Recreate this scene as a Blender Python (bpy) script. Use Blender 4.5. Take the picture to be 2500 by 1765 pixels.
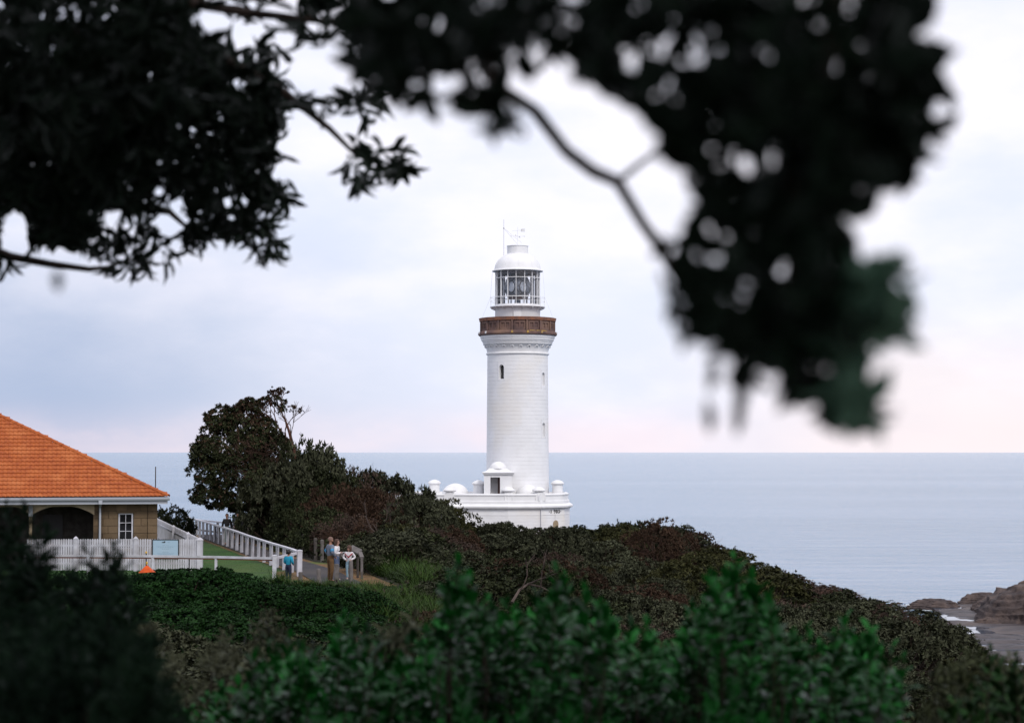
import bpy, math, random
import numpy as np
from mathutils import Vector, Matrix

for o in list(bpy.data.objects):
    bpy.data.objects.remove(o, do_unlink=True)
S = bpy.context.scene
COL = S.collection
rng = np.random.default_rng(11)
random.seed(5)
R = math.radians
PI = math.pi

# ------------------------------------------------------------------ camera
EYE = 27.0                      # metres above the sea
F = 2500 * 70 / 36.0            # focal length in photo pixels (photo is 2500 wide)
PITCH = math.atan(220.5 / F)
cam_d = bpy.data.cameras.new('camera')
cam = bpy.data.objects.new('camera', cam_d)
COL.objects.link(cam)
cam.location = (0, 0, EYE)
cam.rotation_euler = (PI / 2 + PITCH, 0, 0)
cam_d.lens = 70
cam_d.sensor_width = 36
cam_d.sensor_fit = 'HORIZONTAL'
cam_d.clip_start = 0.05
cam_d.clip_end = 120000
cam_d.dof.use_dof = True
cam_d.dof.focus_distance = 125
cam_d.dof.aperture_fstop = 2.8
S.camera = cam

# ------------------------------------------------------------------ world
SUN_EL, SUN_AZ = R(44), R(152)      # azimuth clockwise from +Y: behind the camera, to the right
world = bpy.data.worlds.new('World')
S.world = world
world.use_nodes = True
nt = world.node_tree
nt.nodes.clear()


def N(tree, typ, **kw):
    n = tree.nodes.new(typ)
    for k, v in kw.items():
        if k == 'ins':
            for i, val in v.items():
                n.inputs[i].default_value = val
        else:
            setattr(n, k, v)
    return n


def build_world():
    L = nt.links.new
    tc = N(nt, 'ShaderNodeTexCoord')
    sky = N(nt, 'ShaderNodeTexSky', sky_type='NISHITA', sun_disc=False)
    sky.sun_elevation = SUN_EL
    sky.sun_rotation = SUN_AZ
    sky.air_density = 1.0
    sky.dust_density = 2.0
    sep = N(nt, 'ShaderNodeSeparateXYZ')
    L(tc.outputs['Generated'], sep.inputs[0])

    def math_(op, a, b=None, clamp=False):
        n = N(nt, 'ShaderNodeMath', operation=op, use_clamp=clamp)
        for i, v in enumerate((a, b)):
            if v is None:
                continue
            if isinstance(v, (int, float)):
                n.inputs[i].default_value = v
            else:
                L(v, n.inputs[i])
        return n.outputs[0]

    def rng_(v, a, b, c=0.0, d=1.0):
        n = N(nt, 'ShaderNodeMapRange', interpolation_type='SMOOTHSTEP')
        L(v, n.inputs[0])
        for i, q in enumerate((a, b, c, d)):
            n.inputs[i + 1].default_value = q
        return n.outputs[0]

    def mix_(f, a, b):
        n = N(nt, 'ShaderNodeMix', data_type='RGBA')
        if isinstance(f, (int, float)):
            n.inputs[0].default_value = f
        else:
            L(f, n.inputs[0])
        for i, v in ((6, a), (7, b)):
            if isinstance(v, tuple):
                n.inputs[i].default_value = (*v, 1)
            else:
                L(v, n.inputs[i])
        return n.outputs[2]

    def noise_(sc, zs, detail, off):
        mp = N(nt, 'ShaderNodeMapping')
        mp.inputs['Scale'].default_value = (1, 1, zs)
        mp.inputs['Location'].default_value = off
        L(tc.outputs['Generated'], mp.inputs[0])
        n = N(nt, 'ShaderNodeTexNoise')
        n.inputs['Scale'].default_value = sc
        n.inputs['Detail'].default_value = detail
        n.inputs['Roughness'].default_value = .55
        L(mp.outputs[0], n.inputs['Vector'])
        return n.outputs[0]

    x, z = sep.outputs[0], sep.outputs[2]
    big = noise_(3.2, 2.6, 5, (0.3, 1.1, .2))
    mid = noise_(9.0, 2.2, 7, (2.3, .4, 1.2))
    cov = rng_(math_('ADD', math_('MULTIPLY', big, .6), math_('MULTIPLY', mid, .4)), .38, .60)
    k = 10.0
    white = tuple(k * c for c in WHITE_CLOUD)
    grey = tuple(k * c for c in GREY_CLOUD)
    # the overcast: pale cloud over thinner blue-grey cloud, a bit of open sky between
    thin = mix_(.22, grey, sky.outputs[0])
    col = mix_(math_('ADD', math_('MULTIPLY', cov, .62), .38), thin, white)
    # blue-grey bank standing low to the left, its top edge broken by cloud heads
    edge = math_('ADD', z, math_('MULTIPLY', math_('SUBTRACT', mid, .5), .10))
    bank = math_('MULTIPLY', rng_(x, .0, -.24), rng_(edge, .16, .015))
    col = mix_(math_('MULTIPLY', bank, .9), col, tuple(k * c for c in BANK_CLOUD))
    # pink light along the horizon
    pink = math_('MULTIPLY', rng_(z, .030, .006), rng_(mid, .36, .62, .35, .9))
    col = mix_(math_('MULTIPLY', pink, .6), col, tuple(k * c for c in PINK_CLOUD))
    # warm cumulus heads low to the right
    heads = math_('MULTIPLY', rng_(edge, .072, .03), rng_(x, .05, .2))
    col = mix_(math_('MULTIPLY', heads, .55), col, tuple(k * c for c in WARM_CLOUD))
    bg = N(nt, 'ShaderNodeBackground')
    bg.inputs['Strength'].default_value = 0.1
    L(col, bg.inputs['Color'])
    out = N(nt, 'ShaderNodeOutputWorld')
    L(bg.outputs[0], out.inputs[0])


WHITE_CLOUD = (.87, .855, .935)
GREY_CLOUD = (.66, .73, .93)
BANK_CLOUD = (.34, .42, .59)
PINK_CLOUD = (.84, .69, .73)
WARM_CLOUD = (.86, .745, .725)
build_world()

sun_d = bpy.data.lights.new('sun', 'SUN')
sun_d.energy = 1.5
sun_d.angle = R(14)
sun_d.color = (1, .95, .88)
sun = bpy.data.objects.new('sun', sun_d)
COL.objects.link(sun)
sv = Vector((math.sin(SUN_AZ) * math.cos(SUN_EL), math.cos(SUN_AZ) * math.cos(SUN_EL), math.sin(SUN_EL)))
sun.rotation_euler = sv.to_track_quat('Z', 'Y').to_euler()
sun.location = (0, -20, 60)

S.view_settings.view_transform = 'Standard'
S.view_settings.look = 'None'
S.view_settings.exposure = 0.27
S.view_settings.gamma = 1.0
S.view_settings.use_curve_mapping = False
S.render.engine = 'CYCLES'
S.cycles.max_bounces = 6
S.cycles.diffuse_bounces = 2
S.cycles.glossy_bounces = 3
S.cycles.transmission_bounces = 4
S.cycles.transparent_max_bounces = 12
S.cycles.caustics_reflective = False
S.cycles.caustics_refractive = False


# ------------------------------------------------------------------ helpers
def Wp(px, py, Y):
    """point of the place seen at photo pixel (px, py), at distance Y along the view"""
    u, v = (px - 1250) / F, (882.5 - py) / F
    dy = math.cos(PITCH) - v * math.sin(PITCH)
    dz = math.sin(PITCH) + v * math.cos(PITCH)
    t = Y / dy
    return (u * t, Y, EYE + dz * t)


def pix(x, y, z):
    """photo pixel of a point"""
    zz = z - EYE
    dep = y * math.cos(PITCH) + zz * math.sin(PITCH)
    up = zz * math.cos(PITCH) - y * math.sin(PITCH)
    return 1250 + F * x / dep, 882.5 - F * up / dep


def tag(o, label=None, cat=None, group=None, kind=None):
    if label: o['label'] = label
    if cat: o['category'] = cat
    if group: o['group'] = group
    if kind: o['kind'] = kind
    return o


def empty(name, loc, label, cat, group=None, rz=0):
    o = bpy.data.objects.new(name, None)
    COL.objects.link(o)
    o.location = loc
    o.rotation_euler = (0, 0, rz)
    o.empty_display_size = .3
    return tag(o, label, cat, group)


def link(name, me, parent=None):
    o = bpy.data.objects.new(name, me)
    COL.objects.link(o)
    if parent: o.parent = parent
    return o


def base_of(p):
    v = Vector((0, 0, 0))
    while p is not None:
        v += p.location
        p = p.parent
    return v


def np_mesh(name, verts, faces, mats, smooth=False, tint=None, fmat=None):
    """verts (n,3), faces (m,k) with one k"""
    verts = np.asarray(verts, dtype=np.float32)
    faces = np.asarray(faces, dtype=np.int32)
    me = bpy.data.meshes.new(name)
    m, k = faces.shape
    me.vertices.add(len(verts))
    me.vertices.foreach_set('co', verts.ravel())
    me.loops.add(m * k)
    me.loops.foreach_set('vertex_index', faces.ravel())
    me.polygons.add(m)
    me.polygons.foreach_set('loop_start', np.arange(m, dtype=np.int32) * k)
    me.polygons.foreach_set('loop_total', np.full(m, k, dtype=np.int32))
    if smooth:
        me.polygons.foreach_set('use_smooth', np.ones(m, dtype=bool))
    if not isinstance(mats, (list, tuple)):
        mats = [mats]
    for q in mats:
        me.materials.append(q)
    if fmat is not None:
        me.polygons.foreach_set('material_index', np.asarray(fmat, dtype=np.int32))
    me.update(calc_edges=True)
    if tint is not None:
        a = me.attributes.new('tint', 'FLOAT', 'POINT')
        a.data.foreach_set('value', np.asarray(tint, dtype=np.float32))
    return me


class MB:
    """collects shapes into one mesh (world coordinates unless local)"""

    def __init__(self):
        self.v, self.f = [], []

    def add(self, vs, fs):
        b = len(self.v)
        self.v.extend([tuple(p) for p in vs])
        self.f.extend([tuple(b + i for i in q) for q in fs])
        return self

    def box(self, c, s, rz=0, M=None):
        hx, hy, hz = s[0] / 2, s[1] / 2, s[2] / 2
        vs = [(x, y, z) for x in (-hx, hx) for y in (-hy, hy) for z in (-hz, hz)]
        m = Matrix.Translation(c) @ (M if M else Matrix.Rotation(rz, 4, 'Z'))
        return self.add([m @ Vector(q) for q in vs],
                        [(0, 1, 3, 2), (4, 6, 7, 5), (0, 4, 5, 1), (2, 3, 7, 6), (0, 2, 6, 4), (1, 5, 7, 3)])

    def span(self, a, b, w, h):
        """a bar of w (sideways) by h (upwards) from a to b"""
        a, b = Vector(a), Vector(b)
        d = (b - a).normalized()
        s = d.cross(Vector((0, 0, 1)))
        s = s.normalized() if s.length > 1e-4 else Vector((1, 0, 0))
        u = s.cross(d)
        vs = []
        for p in (a, b):
            for i, j in ((-1, -1), (1, -1), (1, 1), (-1, 1)):
                vs.append(p + s * (i * w / 2) + u * (j * h / 2))
        return self.add(vs, [(0, 1, 2, 3), (7, 6, 5, 4), (0, 4, 5, 1), (1, 5, 6, 2), (2, 6, 7, 3), (3, 7, 4, 0)])

    def tube(self, pts, r0, r1=None, n=6, cap=True):
        r1 = r0 if r1 is None else r1
        pts = [Vector(p) for p in pts]
        m = len(pts)
        rings = []
        up = Vector((0.13, 0.31, .94))
        for i, p in enumerate(pts):
            d = (pts[min(i + 1, m - 1)] - pts[max(i - 1, 0)])
            d = d.normalized() if d.length > 1e-9 else Vector((0, 0, 1))
            s = d.cross(up)
            s = s.normalized() if s.length > 1e-3 else Vector((1, 0, 0))
            t = s.cross(d)
            r = r0 + (r1 - r0) * i / max(1, m - 1)
            rings.append([p + (s * math.cos(2 * PI * k / n) + t * math.sin(2 * PI * k / n)) * r for k in range(n)])
        vs = [q for ring in rings for q in ring]
        fs = []
        for i in range(m - 1):
            for k in range(n):
                a, b = i * n + k, i * n + (k + 1) % n
                fs.append((a, b, b + n, a + n))
        if cap:
            fs.append(tuple(range(n - 1, -1, -1)))
            fs.append(tuple((m - 1) * n + k for k in range(n)))
        return self.add(vs, fs)

    def lathe(self, prof, c=(0, 0, 0), n=48, a0=0, a1=2 * PI, cap=False):
        full = abs(a1 - a0 - 2 * PI) < 1e-6
        cols = n if full else n + 1
        vs, fs = [], []
        for i in range(cols):
            a = a0 + (a1 - a0) * i / n
            ca, sa = math.sin(a), -math.cos(a)          # angle 0 faces the camera, positive to the right
            for r, z in prof:
                vs.append((c[0] + r * ca, c[1] + r * sa, c[2] + z))
        m = len(prof)
        for i in range(n):
            j = (i + 1) % cols
            for k in range(m - 1):
                fs.append((i * m + k, j * m + k, j * m + k + 1, i * m + k + 1))
        if cap and not full:
            fs.append(tuple(range(m)))
            fs.append(tuple(n * m + k for k in range(m - 1, -1, -1)))
        return self.add(vs, fs)

    def sector(self, r0, r1, a0, a1, z0, z1, c=(0, 0, 0), n=4):
        """a curved block: closed profile swept through an angle"""
        prof = [(r0, z0), (r1, z0), (r1, z1), (r0, z1), (r0, z0)]
        vs, fs = [], []
        for i in range(n + 1):
            a = a0 + (a1 - a0) * i / n
            ca, sa = math.sin(a), -math.cos(a)
            for r, z in prof[:4]:
                vs.append((c[0] + r * ca, c[1] + r * sa, c[2] + z))
        for i in range(n):
            for k in range(4):
                a, b = i * 4 + k, i * 4 + (k + 1) % 4
                fs.append((a, a + 4, b + 4, b))
        fs.append((0, 1, 2, 3))
        fs.append((n * 4 + 3, n * 4 + 2, n * 4 + 1, n * 4))
        return self.add(vs, fs)

    def sweep(self, poly, prof, close_top=False):
        """profile [(offset, z)] carried round a closed plan polygon (counter-clockwise from above)"""
        m = len(poly)
        base = len(self.v)
        for off, z in prof:
            self.v.extend((x, y, z) for x, y in offset_poly(poly, off))
        for k in range(len(prof) - 1):
            for i in range(m):
                j = (i + 1) % m
                self.f.append((base + k * m + i, base + k * m + j, base + (k + 1) * m + j, base + (k + 1) * m + i))
        if close_top:
            t = base + (len(prof) - 1) * m
            self.f.append(tuple(t + i for i in range(m)))
        return self

    def prism(self, outline, d, M):
        """outline in local x,z extruded along local y from 0 to d"""
        m = len(outline)
        vs = [M @ Vector((x, 0, z)) for x, z in outline] + [M @ Vector((x, d, z)) for x, z in outline]
        fs = [tuple(range(m)), tuple(range(2 * m - 1, m - 1, -1))]
        for i in range(m):
            j = (i + 1) % m
            fs.append((i, i + m, j + m, j))
        return self.add(vs, fs)

    def mesh(self, name, mat, smooth=False, origin=(0, 0, 0)):
        me = bpy.data.meshes.new(name)
        o = Vector(origin)
        me.from_pydata([tuple(Vector(p) - o) for p in self.v], [], self.f)
        for q in (mat if isinstance(mat, (list, tuple)) else [mat]):
            me.materials.append(q)
        if smooth:
            me.polygons.foreach_set('use_smooth', [True] * len(me.polygons))
            me.set_sharp_from_angle(angle=R(40))
        me.update()
        return me

    def build(self, name, mat, parent=None, smooth=False, local=False):
        org = (0, 0, 0) if local else base_of(parent)
        return link(name, self.mesh(name, mat, smooth, org), parent)


def offset_poly(poly, off):
    m = len(poly)
    out = []
    for i in range(m):
        p0, p1, p2 = Vector(poly[i - 1]), Vector(poly[i]), Vector(poly[(i + 1) % m])
        d1, d2 = (p1 - p0).normalized(), (p2 - p1).normalized()
        n1, n2 = Vector((d1.y, -d1.x)), Vector((d2.y, -d2.x))
        b = n1 + n2
        s = off / max(.35, (1 + n1.dot(n2)) / 1)
        out.append(tuple(p1 + b * s))
    return out


def material(name, c1, c2=None, scale=4.0, rough=.7, spec=.3, bump=0.0, bscale=None, tint=False, transl=0.0,
             objrand=0.0, c3=None, detail=4, metal=0.0, world=True, contrast=(.35, .65)):
    m = bpy.data.materials.new(name)
    m.use_nodes = True
    t = m.node_tree
    b = t.nodes['Principled BSDF']
    out = t.nodes['Material Output']
    L = t.links.new
    b.inputs['Roughness'].default_value = rough
    b.inputs['Specular IOR Level'].default_value = spec
    b.inputs['Metallic'].default_value = metal
    b.inputs['Base Color'].default_value = (*c1, 1)
    co = N(t, 'ShaderNodeNewGeometry').outputs['Position'] if world else N(t, 'ShaderNodeTexCoord').outputs['Object']
    col = None
    if c2 is not None:
        nz = N(t, 'ShaderNodeTexNoise', ins={'Scale': scale, 'Detail': detail})
        L(co, nz.inputs['Vector'])
        mr = N(t, 'ShaderNodeMapRange', ins={1: contrast[0], 2: contrast[1]})
        L(nz.outputs[0], mr.inputs[0])
        mx = N(t, 'ShaderNodeMix', data_type='RGBA', ins={6: (*c1, 1), 7: (*c2, 1)})
        fac = mr.outputs[0]
        if tint:
            at = N(t, 'ShaderNodeAttribute', attribute_name='tint')
            ad = N(t, 'ShaderNodeMath', operation='MULTIPLY_ADD', use_clamp=True, ins={1: .45, 2: 0})
            L(fac, ad.inputs[0])
            sc = N(t, 'ShaderNodeMath', operation='MULTIPLY', ins={1: .6})
            L(at.outputs['Fac'], sc.inputs[0])
            L(sc.outputs[0], ad.inputs[2])
            fac = ad.outputs[0]
        L(fac, mx.inputs[0])
        col = mx.outputs[2]
    if c3 is not None:
        nz = N(t, 'ShaderNodeTexNoise', ins={'Scale': scale * .27, 'Detail': 5})
        L(co, nz.inputs['Vector'])
        mr = N(t, 'ShaderNodeMapRange', ins={1: .5, 2: .68})
        L(nz.outputs[0], mr.inputs[0])
        mx = N(t, 'ShaderNodeMix', data_type='RGBA', ins={7: (*c3, 1)})
        L(mr.outputs[0], mx.inputs[0])
        L(col, mx.inputs[6])
        col = mx.outputs[2]
    if objrand > 0:
        oi = N(t, 'ShaderNodeObjectInfo')
        mr = N(t, 'ShaderNodeMapRange', ins={3: 1 - objrand, 4: 1 + objrand})
        L(oi.outputs['Random'], mr.inputs[0])
        hs = N(t, 'ShaderNodeHueSaturation')
        L(mr.outputs[0], hs.inputs['Value'])
        if col is not None:
            L(col, hs.inputs['Color'])
        else:
            hs.inputs['Color'].default_value = (*c1, 1)
        col = hs.outputs[0]
    if col is not None:
        L(col, b.inputs['Base Color'])
    if bump > 0:
        nz = N(t, 'ShaderNodeTexNoise', ins={'Scale': bscale or scale * 3, 'Detail': 6})
        L(co, nz.inputs['Vector'])
        bp = N(t, 'ShaderNodeBump', ins={'Strength': 1.0, 'Distance': bump})
        L(nz.outputs[0], bp.inputs['Height'])
        L(bp.outputs[0], b.inputs['Normal'])
    if transl > 0:
        tr = N(t, 'ShaderNodeBsdfTranslucent')
        if col is not None:
            L(col, tr.inputs[0])
        else:
            tr.inputs[0].default_value = (*c1, 1)
        ms = N(t, 'ShaderNodeMixShader', ins={0: transl})
        L(b.outputs[0], ms.inputs[1])
        L(tr.outputs[0], ms.inputs[2])
        L(ms.outputs[0], out.inputs[0])
    return m


def glass(name, tint=(.9, .95, 1), refl=.12):
    m = bpy.data.materials.new(name)
    m.use_nodes = True
    t = m.node_tree
    t.nodes.clear()
    tr = N(t, 'ShaderNodeBsdfTransparent', ins={0: (*tint, 1)})
    gl = N(t, 'ShaderNodeBsdfGlossy', ins={'Roughness': .03})
    ms = N(t, 'ShaderNodeMixShader', ins={0: refl})
    out = N(t, 'ShaderNodeOutputMaterial')
    t.links.new(tr.outputs[0], ms.inputs[1])
    t.links.new(gl.outputs[0], ms.inputs[2])
    t.links.new(ms.outputs[0], out.inputs[0])
    return m


M = {}
M['white'] = material('white_paint', (.78, .78, .79), (.72, .72, .73), scale=1.2, rough=.6, bump=.004, bscale=9)
M['white_stone'] = material('white_painted_stone', (.80, .80, .82), (.75, .75, .765), scale=.8, rough=.7, bump=.012, bscale=4, c3=(.77, .74, .70))
M['white_timber'] = material('white_timber', (.54, .54, .60), (.40, .39, .42), scale=2.6, rough=.6, bump=.004, bscale=12)
M['brownstone'] = material('weathered_sandstone', (.165, .098, .082), (.10, .066, .062), scale=2.0, rough=.9, bump=.03, bscale=6,
                           c3=(.21, .13, .095))
M['rust_rim'] = material('orange_lichen_stone', (.30, .13, .075), (.19, .10, .075), scale=3.0, rough=.85, bump=.02)
M['lichen'] = material('yellow_lichen', (.48, .30, .06), (.35, .24, .12), scale=5.0, rough=.9)
M['dark_metal'] = material('dark_metal', (.035, .03, .035), rough=.45)
M['dark_red'] = material('dark_red_metal', (.09, .03, .025), rough=.5)
M['blue_metal'] = material('blue_pedestal_paint', (.03, .07, .14), rough=.4)
M['lens'] = material('lens_prisms', (.20, .22, .26), (.05, .05, .06), scale=2.5, rough=.12, spec=.8, bump=.03, bscale=7)
M['lens_bright'] = material('lens_bullseye_glass', (.62, .66, .72), (.35, .37, .42), scale=5.0, rough=.1, spec=.9)
M['glass'] = glass('clear_lantern_glass', (.985, .99, 1), .035)
M['dark_glass'] = material('dark_window_glass', (.012, .012, .014), rough=.08, spec=.6)
M['black'] = material('black_paint', (.012, .012, .012), rough=.5)
M['tile'] = material('terracotta_tile', (.38, .098, .022), (.29, .066, .016), scale=4.6, rough=.75, bump=.004, c3=(.42, .125, .036))
M['tile_dark'] = material('roof_battens', (.16, .04, .015), rough=.9)
M['stone'] = material('sandstone_block', (.115, .076, .042), (.066, .044, .027), scale=1.7, rough=.9, bump=.02, bscale=7, objrand=.22,
                      c3=(.145, .10, .06))
M['mortar'] = material('mortar', (.10, .075, .05), (.07, .055, .04), scale=5, rough=.95)
M['gutter'] = material('white_gutter', (.40, .42, .47), rough=.4)
M['post_cream'] = material('cream_post_paint', (.36, .29, .20), (.28, .21, .13), scale=3, rough=.6)
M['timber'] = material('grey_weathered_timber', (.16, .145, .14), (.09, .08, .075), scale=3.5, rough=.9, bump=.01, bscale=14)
M['timber_and_shade'] = material('dark_timber_and_veranda_shade', (.085, .075, .068), (.05, .042, .038), scale=3.5, rough=.9, bump=.01, bscale=14)  # dark timber; on the veranda walls its tone puts in the shade
M['brown_strip'] = material('brown_strip_colour', (.20, .075, .04), (.14, .05, .03), scale=3, rough=.8)
M['asphalt'] = material('asphalt', (.045, .041, .046), (.03, .028, .031), scale=1.3, rough=.9, bump=.01, bscale=20, c3=(.06, .052, .05))
M['lawn'] = material('lawn_green', (.026, .085, .008), (.016, .045, .007), scale=.7, rough=.95, bump=.04, bscale=6, c3=(.045, .08, .012))
M['blade'] = material('grass_blade', (.02, .065, .009), (.05, .09, .018), scale=.8, rough=.7, tint=True)
M['soil'] = material('dark_soil', (.025, .02, .013), (.016, .018, .009), scale=.5, rough=1, bump=.1, bscale=3, c3=(.045, .027, .015))
M['sand_dirt'] = material('orange_dirt', (.19, .10, .042), (.09, .06, .028), scale=1.6, rough=1, bump=.03, c3=(.075, .10, .022))
M['bark'] = material('bark_brown', (.04, .025, .018), (.02, .013, .010), scale=5, rough=.95, bump=.02, bscale=20)
M['bark_red'] = material('bark_red', (.12, .05, .033), (.055, .026, .02), scale=2, rough=.95, bump=.02)
M['twig'] = material('dry_twig', (.085, .046, .032), (.04, .022, .017), scale=1.1, rough=.95, objrand=.25)
M['branch_pale'] = material('bleached_branch', (.085, .062, .052), (.042, .03, .026), scale=2, rough=.9)
M['sign_blue'] = material('info_panel_blue', (.33, .47, .60), (.38, .50, .60), scale=1.2, rough=.35)
M['sign_print'] = material('grey_print', (.22, .32, .42), rough=.5)
M['orange'] = material('orange_fabric', (.65, .09, .01), (.45, .06, .01), scale=6, rough=.7)
M['amber'] = material('amber_cap', (.55, .33, .05), rough=.4)


def leafmat(name, a, b, rough=.55, spec=.06, scale=.6, transl=0.0, objrand=.0):
    return material(name, a, b, scale=scale, rough=rough, spec=spec, tint=True, transl=transl, objrand=objrand)


M['leaf_grey'] = leafmat('grey_green_leaf', (.009, .011, .005), (.080, .086, .052), objrand=.25)
M['leaf_dark'] = leafmat('dark_green_leaf', (.006, .009, .004), (.048, .056, .026), objrand=.25)
M['leaf_olive'] = leafmat('olive_leaf', (.013, .015, .006), (.062, .062, .024), objrand=.2)
M['leaf_rust'] = leafmat('rusty_leaf', (.016, .010, .007), (.085, .052, .034), objrand=.2)
M['leaf_brown'] = leafmat('brown_dry_leaf', (.018, .012, .010), (.092, .066, .052), objrand=.2)
M['leaf_hedge'] = leafmat('hedge_leaf', (.003, .009, .003), (.017, .052, .012), objrand=.2)
M['leaf_bright'] = leafmat('bright_green_leaf', (.001, .009, .002), (.018, .165, .024), rough=.36, spec=.11, scale=6, transl=.15)
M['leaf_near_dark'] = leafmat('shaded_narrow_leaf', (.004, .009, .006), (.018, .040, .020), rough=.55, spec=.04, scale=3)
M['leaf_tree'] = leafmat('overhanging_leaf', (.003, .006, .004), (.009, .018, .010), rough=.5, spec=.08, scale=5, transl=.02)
M['leaf_lit'] = leafmat('painted_lit_leaf', (.07, .14, .095), (.14, .24, .16), rough=.5, scale=5, transl=.3)  # paler copy of the overhanging leaf; the lit look is put into its colour
M['leaf_strap'] = leafmat('strappy_leaf', (.010, .024, .005), (.050, .088, .018), scale=.7)
# ------------------------------------------------------------------ terrain
FLAT = 21.75
_cp = []


def gp(px, py, d, c):
    x, y, z = Wp(px, py, d)
    _cp.append((x, y, z - c))


for a in [(1000, 1215, 122, 2.6), (1100, 1250, 125, 2.4), (1200, 1272, 128, 2.0), (1300, 1292, 130, 1.7), (1400, 1300, 130, 1.7), (1550, 1272, 128, 2.3),
          (1700, 1296, 125, 2.2), (1800, 1340, 122, 1.9), (1900, 1385, 120, 1.6), (2000, 1418, 118, 1.4), (2100, 1450, 115, 1.3),
          (2200, 1475, 112, 1.2), (2280, 1502, 108, 1.2), (2350, 1560, 95, 1.1), (2420, 1640, 75, 1.0), (2500, 1740, 55, .9),
          (1200, 1400, 95, 1.3), (1300, 1400, 100, 1.3), (1300, 1500, 75, .9), (1300, 1600, 45, .8), (1050, 1450, 72, .7),
          (1600, 1400, 98, 1.2), (1600, 1500, 78, 1.0), (1900, 1500, 95, 1.0), (2100, 1600, 70, .9), (1900, 1650, 50, .8), (2150, 1540, 92, 1.0),
          (560, 1385, 60, 1.0), (350, 1395, 60, 1.0), (700, 1440, 66, .6), (850, 1435, 72, .45), (950, 1420, 76, .5),
          (500, 1550, 40, .8), (500, 1700, 25, .8), (900, 1560, 45, .8), (900, 1500, 58, .6), (150, 1420, 55, 1.0)]:
    gp(*a)
_cp += [(-40, 80, FLAT), (-40, 128, FLAT), (-22, 128, 21.4), (-10, 79, FLAT), (-6, 79, FLAT), (-4, 95, 21.4), (-12, 126, 21.6), (-4, 120, 21.2),
        (-10, 150, 19.5), (0, 165, 19.3), (0, 194, 19.3), (-12, 194, 19.2), (8, 194, 19), (0, 215, 18), (12, 165, 18), (14, 194, 14), (22, 150, 12),
        (30, 160, 2), (26, 200, 0), (45, 130, 1.5), (50, 105, 2), (50, 80, 6), (48, 60, 11), (40, 30, 18), (0, 240, 0), (-25, 215, 3), (-25, 170, 9),
        (-30, 150, 13), (-60, 150, 12), (-60, 190, 1), (70, 100, -1), (75, 150, -2), (60, 60, 3), (20, 250, -2), (-60, 250, -3), (80, 30, 6),
        (0, 0, 25.4), (-5, 0, 25.5), (5, 0, 25.4), (0, 8, 25.1), (-8, 10, 25.2), (8, 10, 24.9), (-3, 20, 24.0), (5, 22, 23.8), (12, 30, 22.6),
        (-15, 25, 24.2), (-25, 40, 23.8), (-40, 50, 23.2), (0, -12, 25.5), (-60, 20, 25), (40, -5, 22), (-60, 90, 21.7), (-16, 52, 22.6)]
CP = np.array(_cp)


def _phi(r2):
    return np.where(r2 > 1e-9, .5 * r2 * np.log(np.maximum(r2, 1e-9)), 0)


def _fit():
    xy = CP[:, :2] / 50
    n = len(xy)
    d2 = ((xy[:, None] - xy[None]) ** 2).sum(-1)
    A = np.zeros((n + 3, n + 3))
    A[:n, :n] = _phi(d2) + np.eye(n) * .01
    P = np.hstack([np.ones((n, 1)), xy])
    A[:n, n:] = P
    A[n:, :n] = P.T
    b = np.zeros(n + 3)
    b[:n] = CP[:, 2]
    return np.linalg.solve(A, b)


TPS = _fit()


def _ss(a, b, v):
    t = np.clip((v - a) / (b - a), 0, 1)
    return t * t * (3 - 2 * t)


def gz(x, y):
    x = np.atleast_1d(np.asarray(x, dtype=float))
    y = np.atleast_1d(np.asarray(y, dtype=float))
    xy = np.stack([x, y], -1) / 50
    n = len(CP)
    out = TPS[n] + xy @ TPS[n + 1:]
    for i in range(n):
        out = out + TPS[i] * _phi(((xy - CP[i, :2] / 50) ** 2).sum(-1))
    flat = _ss(74, 79, y) * (1 - _ss(127, 131, y)) * (1 - _ss(-4.5, 0, x - (y - 82) * -.18)) * _ss(-70, -60, x)
    out = out * (1 - flat) + FLAT * flat
    lh = 1 - _ss(9, 14, np.hypot(x - .6, y - 194))
    out = out * (1 - lh) + 19.3 * lh
    return np.clip(out, -3, 26.2)


def gz1(x, y):
    return float(gz(x, y)[0])


def build_ground():
    xs = np.arange(-90, 92, 1.4)
    ys = np.arange(-16, 262, 1.4)
    X, Y = np.meshgrid(xs, ys)
    Z = gz(X.ravel(), Y.ravel()).reshape(X.shape)
    bum = .10 * np.sin(X * 1.7 + 1.3 * np.sin(Y * .9)) * np.sin(Y * 1.3 + X * .5)
    keep = (np.abs(Z - FLAT) < .02)
    Z = Z + np.where(keep, 0, bum)
    v = np.stack([X.ravel(), Y.ravel(), Z.ravel()], -1)
    nx = len(xs)
    i = np.arange(len(ys) - 1)[:, None] * nx + np.arange(nx - 1)[None]
    i = i.ravel()
    f = np.stack([i, i + 1, i + 1 + nx, i + nx], -1)
    o = link('ground', np_mesh('ground', v, f, M['soil'], smooth=True))
    tag(o, 'dark scrub covered headland sloping down to the sea', None, kind='structure')


build_ground()


def sheet(name, poly_pts, mat, lift, label, kind='structure', thick=None):
    """a thin sheet lying on the terrain, given as two edge polylines of equal length"""
    a, b = poly_pts
    n = len(a)
    mb = MB()
    vs, fs = [], []
    cross = 6
    for i in range(n):
        for k in range(cross + 1):
            t = k / cross
            x, y = a[i][0] * (1 - t) + b[i][0] * t, a[i][1] * (1 - t) + b[i][1] * t
            vs.append((x, y, gz1(x, y) + lift))
    for i in range(n - 1):
        for k in range(cross):
            p = i * (cross + 1) + k
            fs.append((p, p + 1, p + cross + 2, p + cross + 1))
    mb.add(vs, fs)
    o = mb.build(name, mat)
    tag(o, label, None, kind=kind)
    return o


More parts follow.
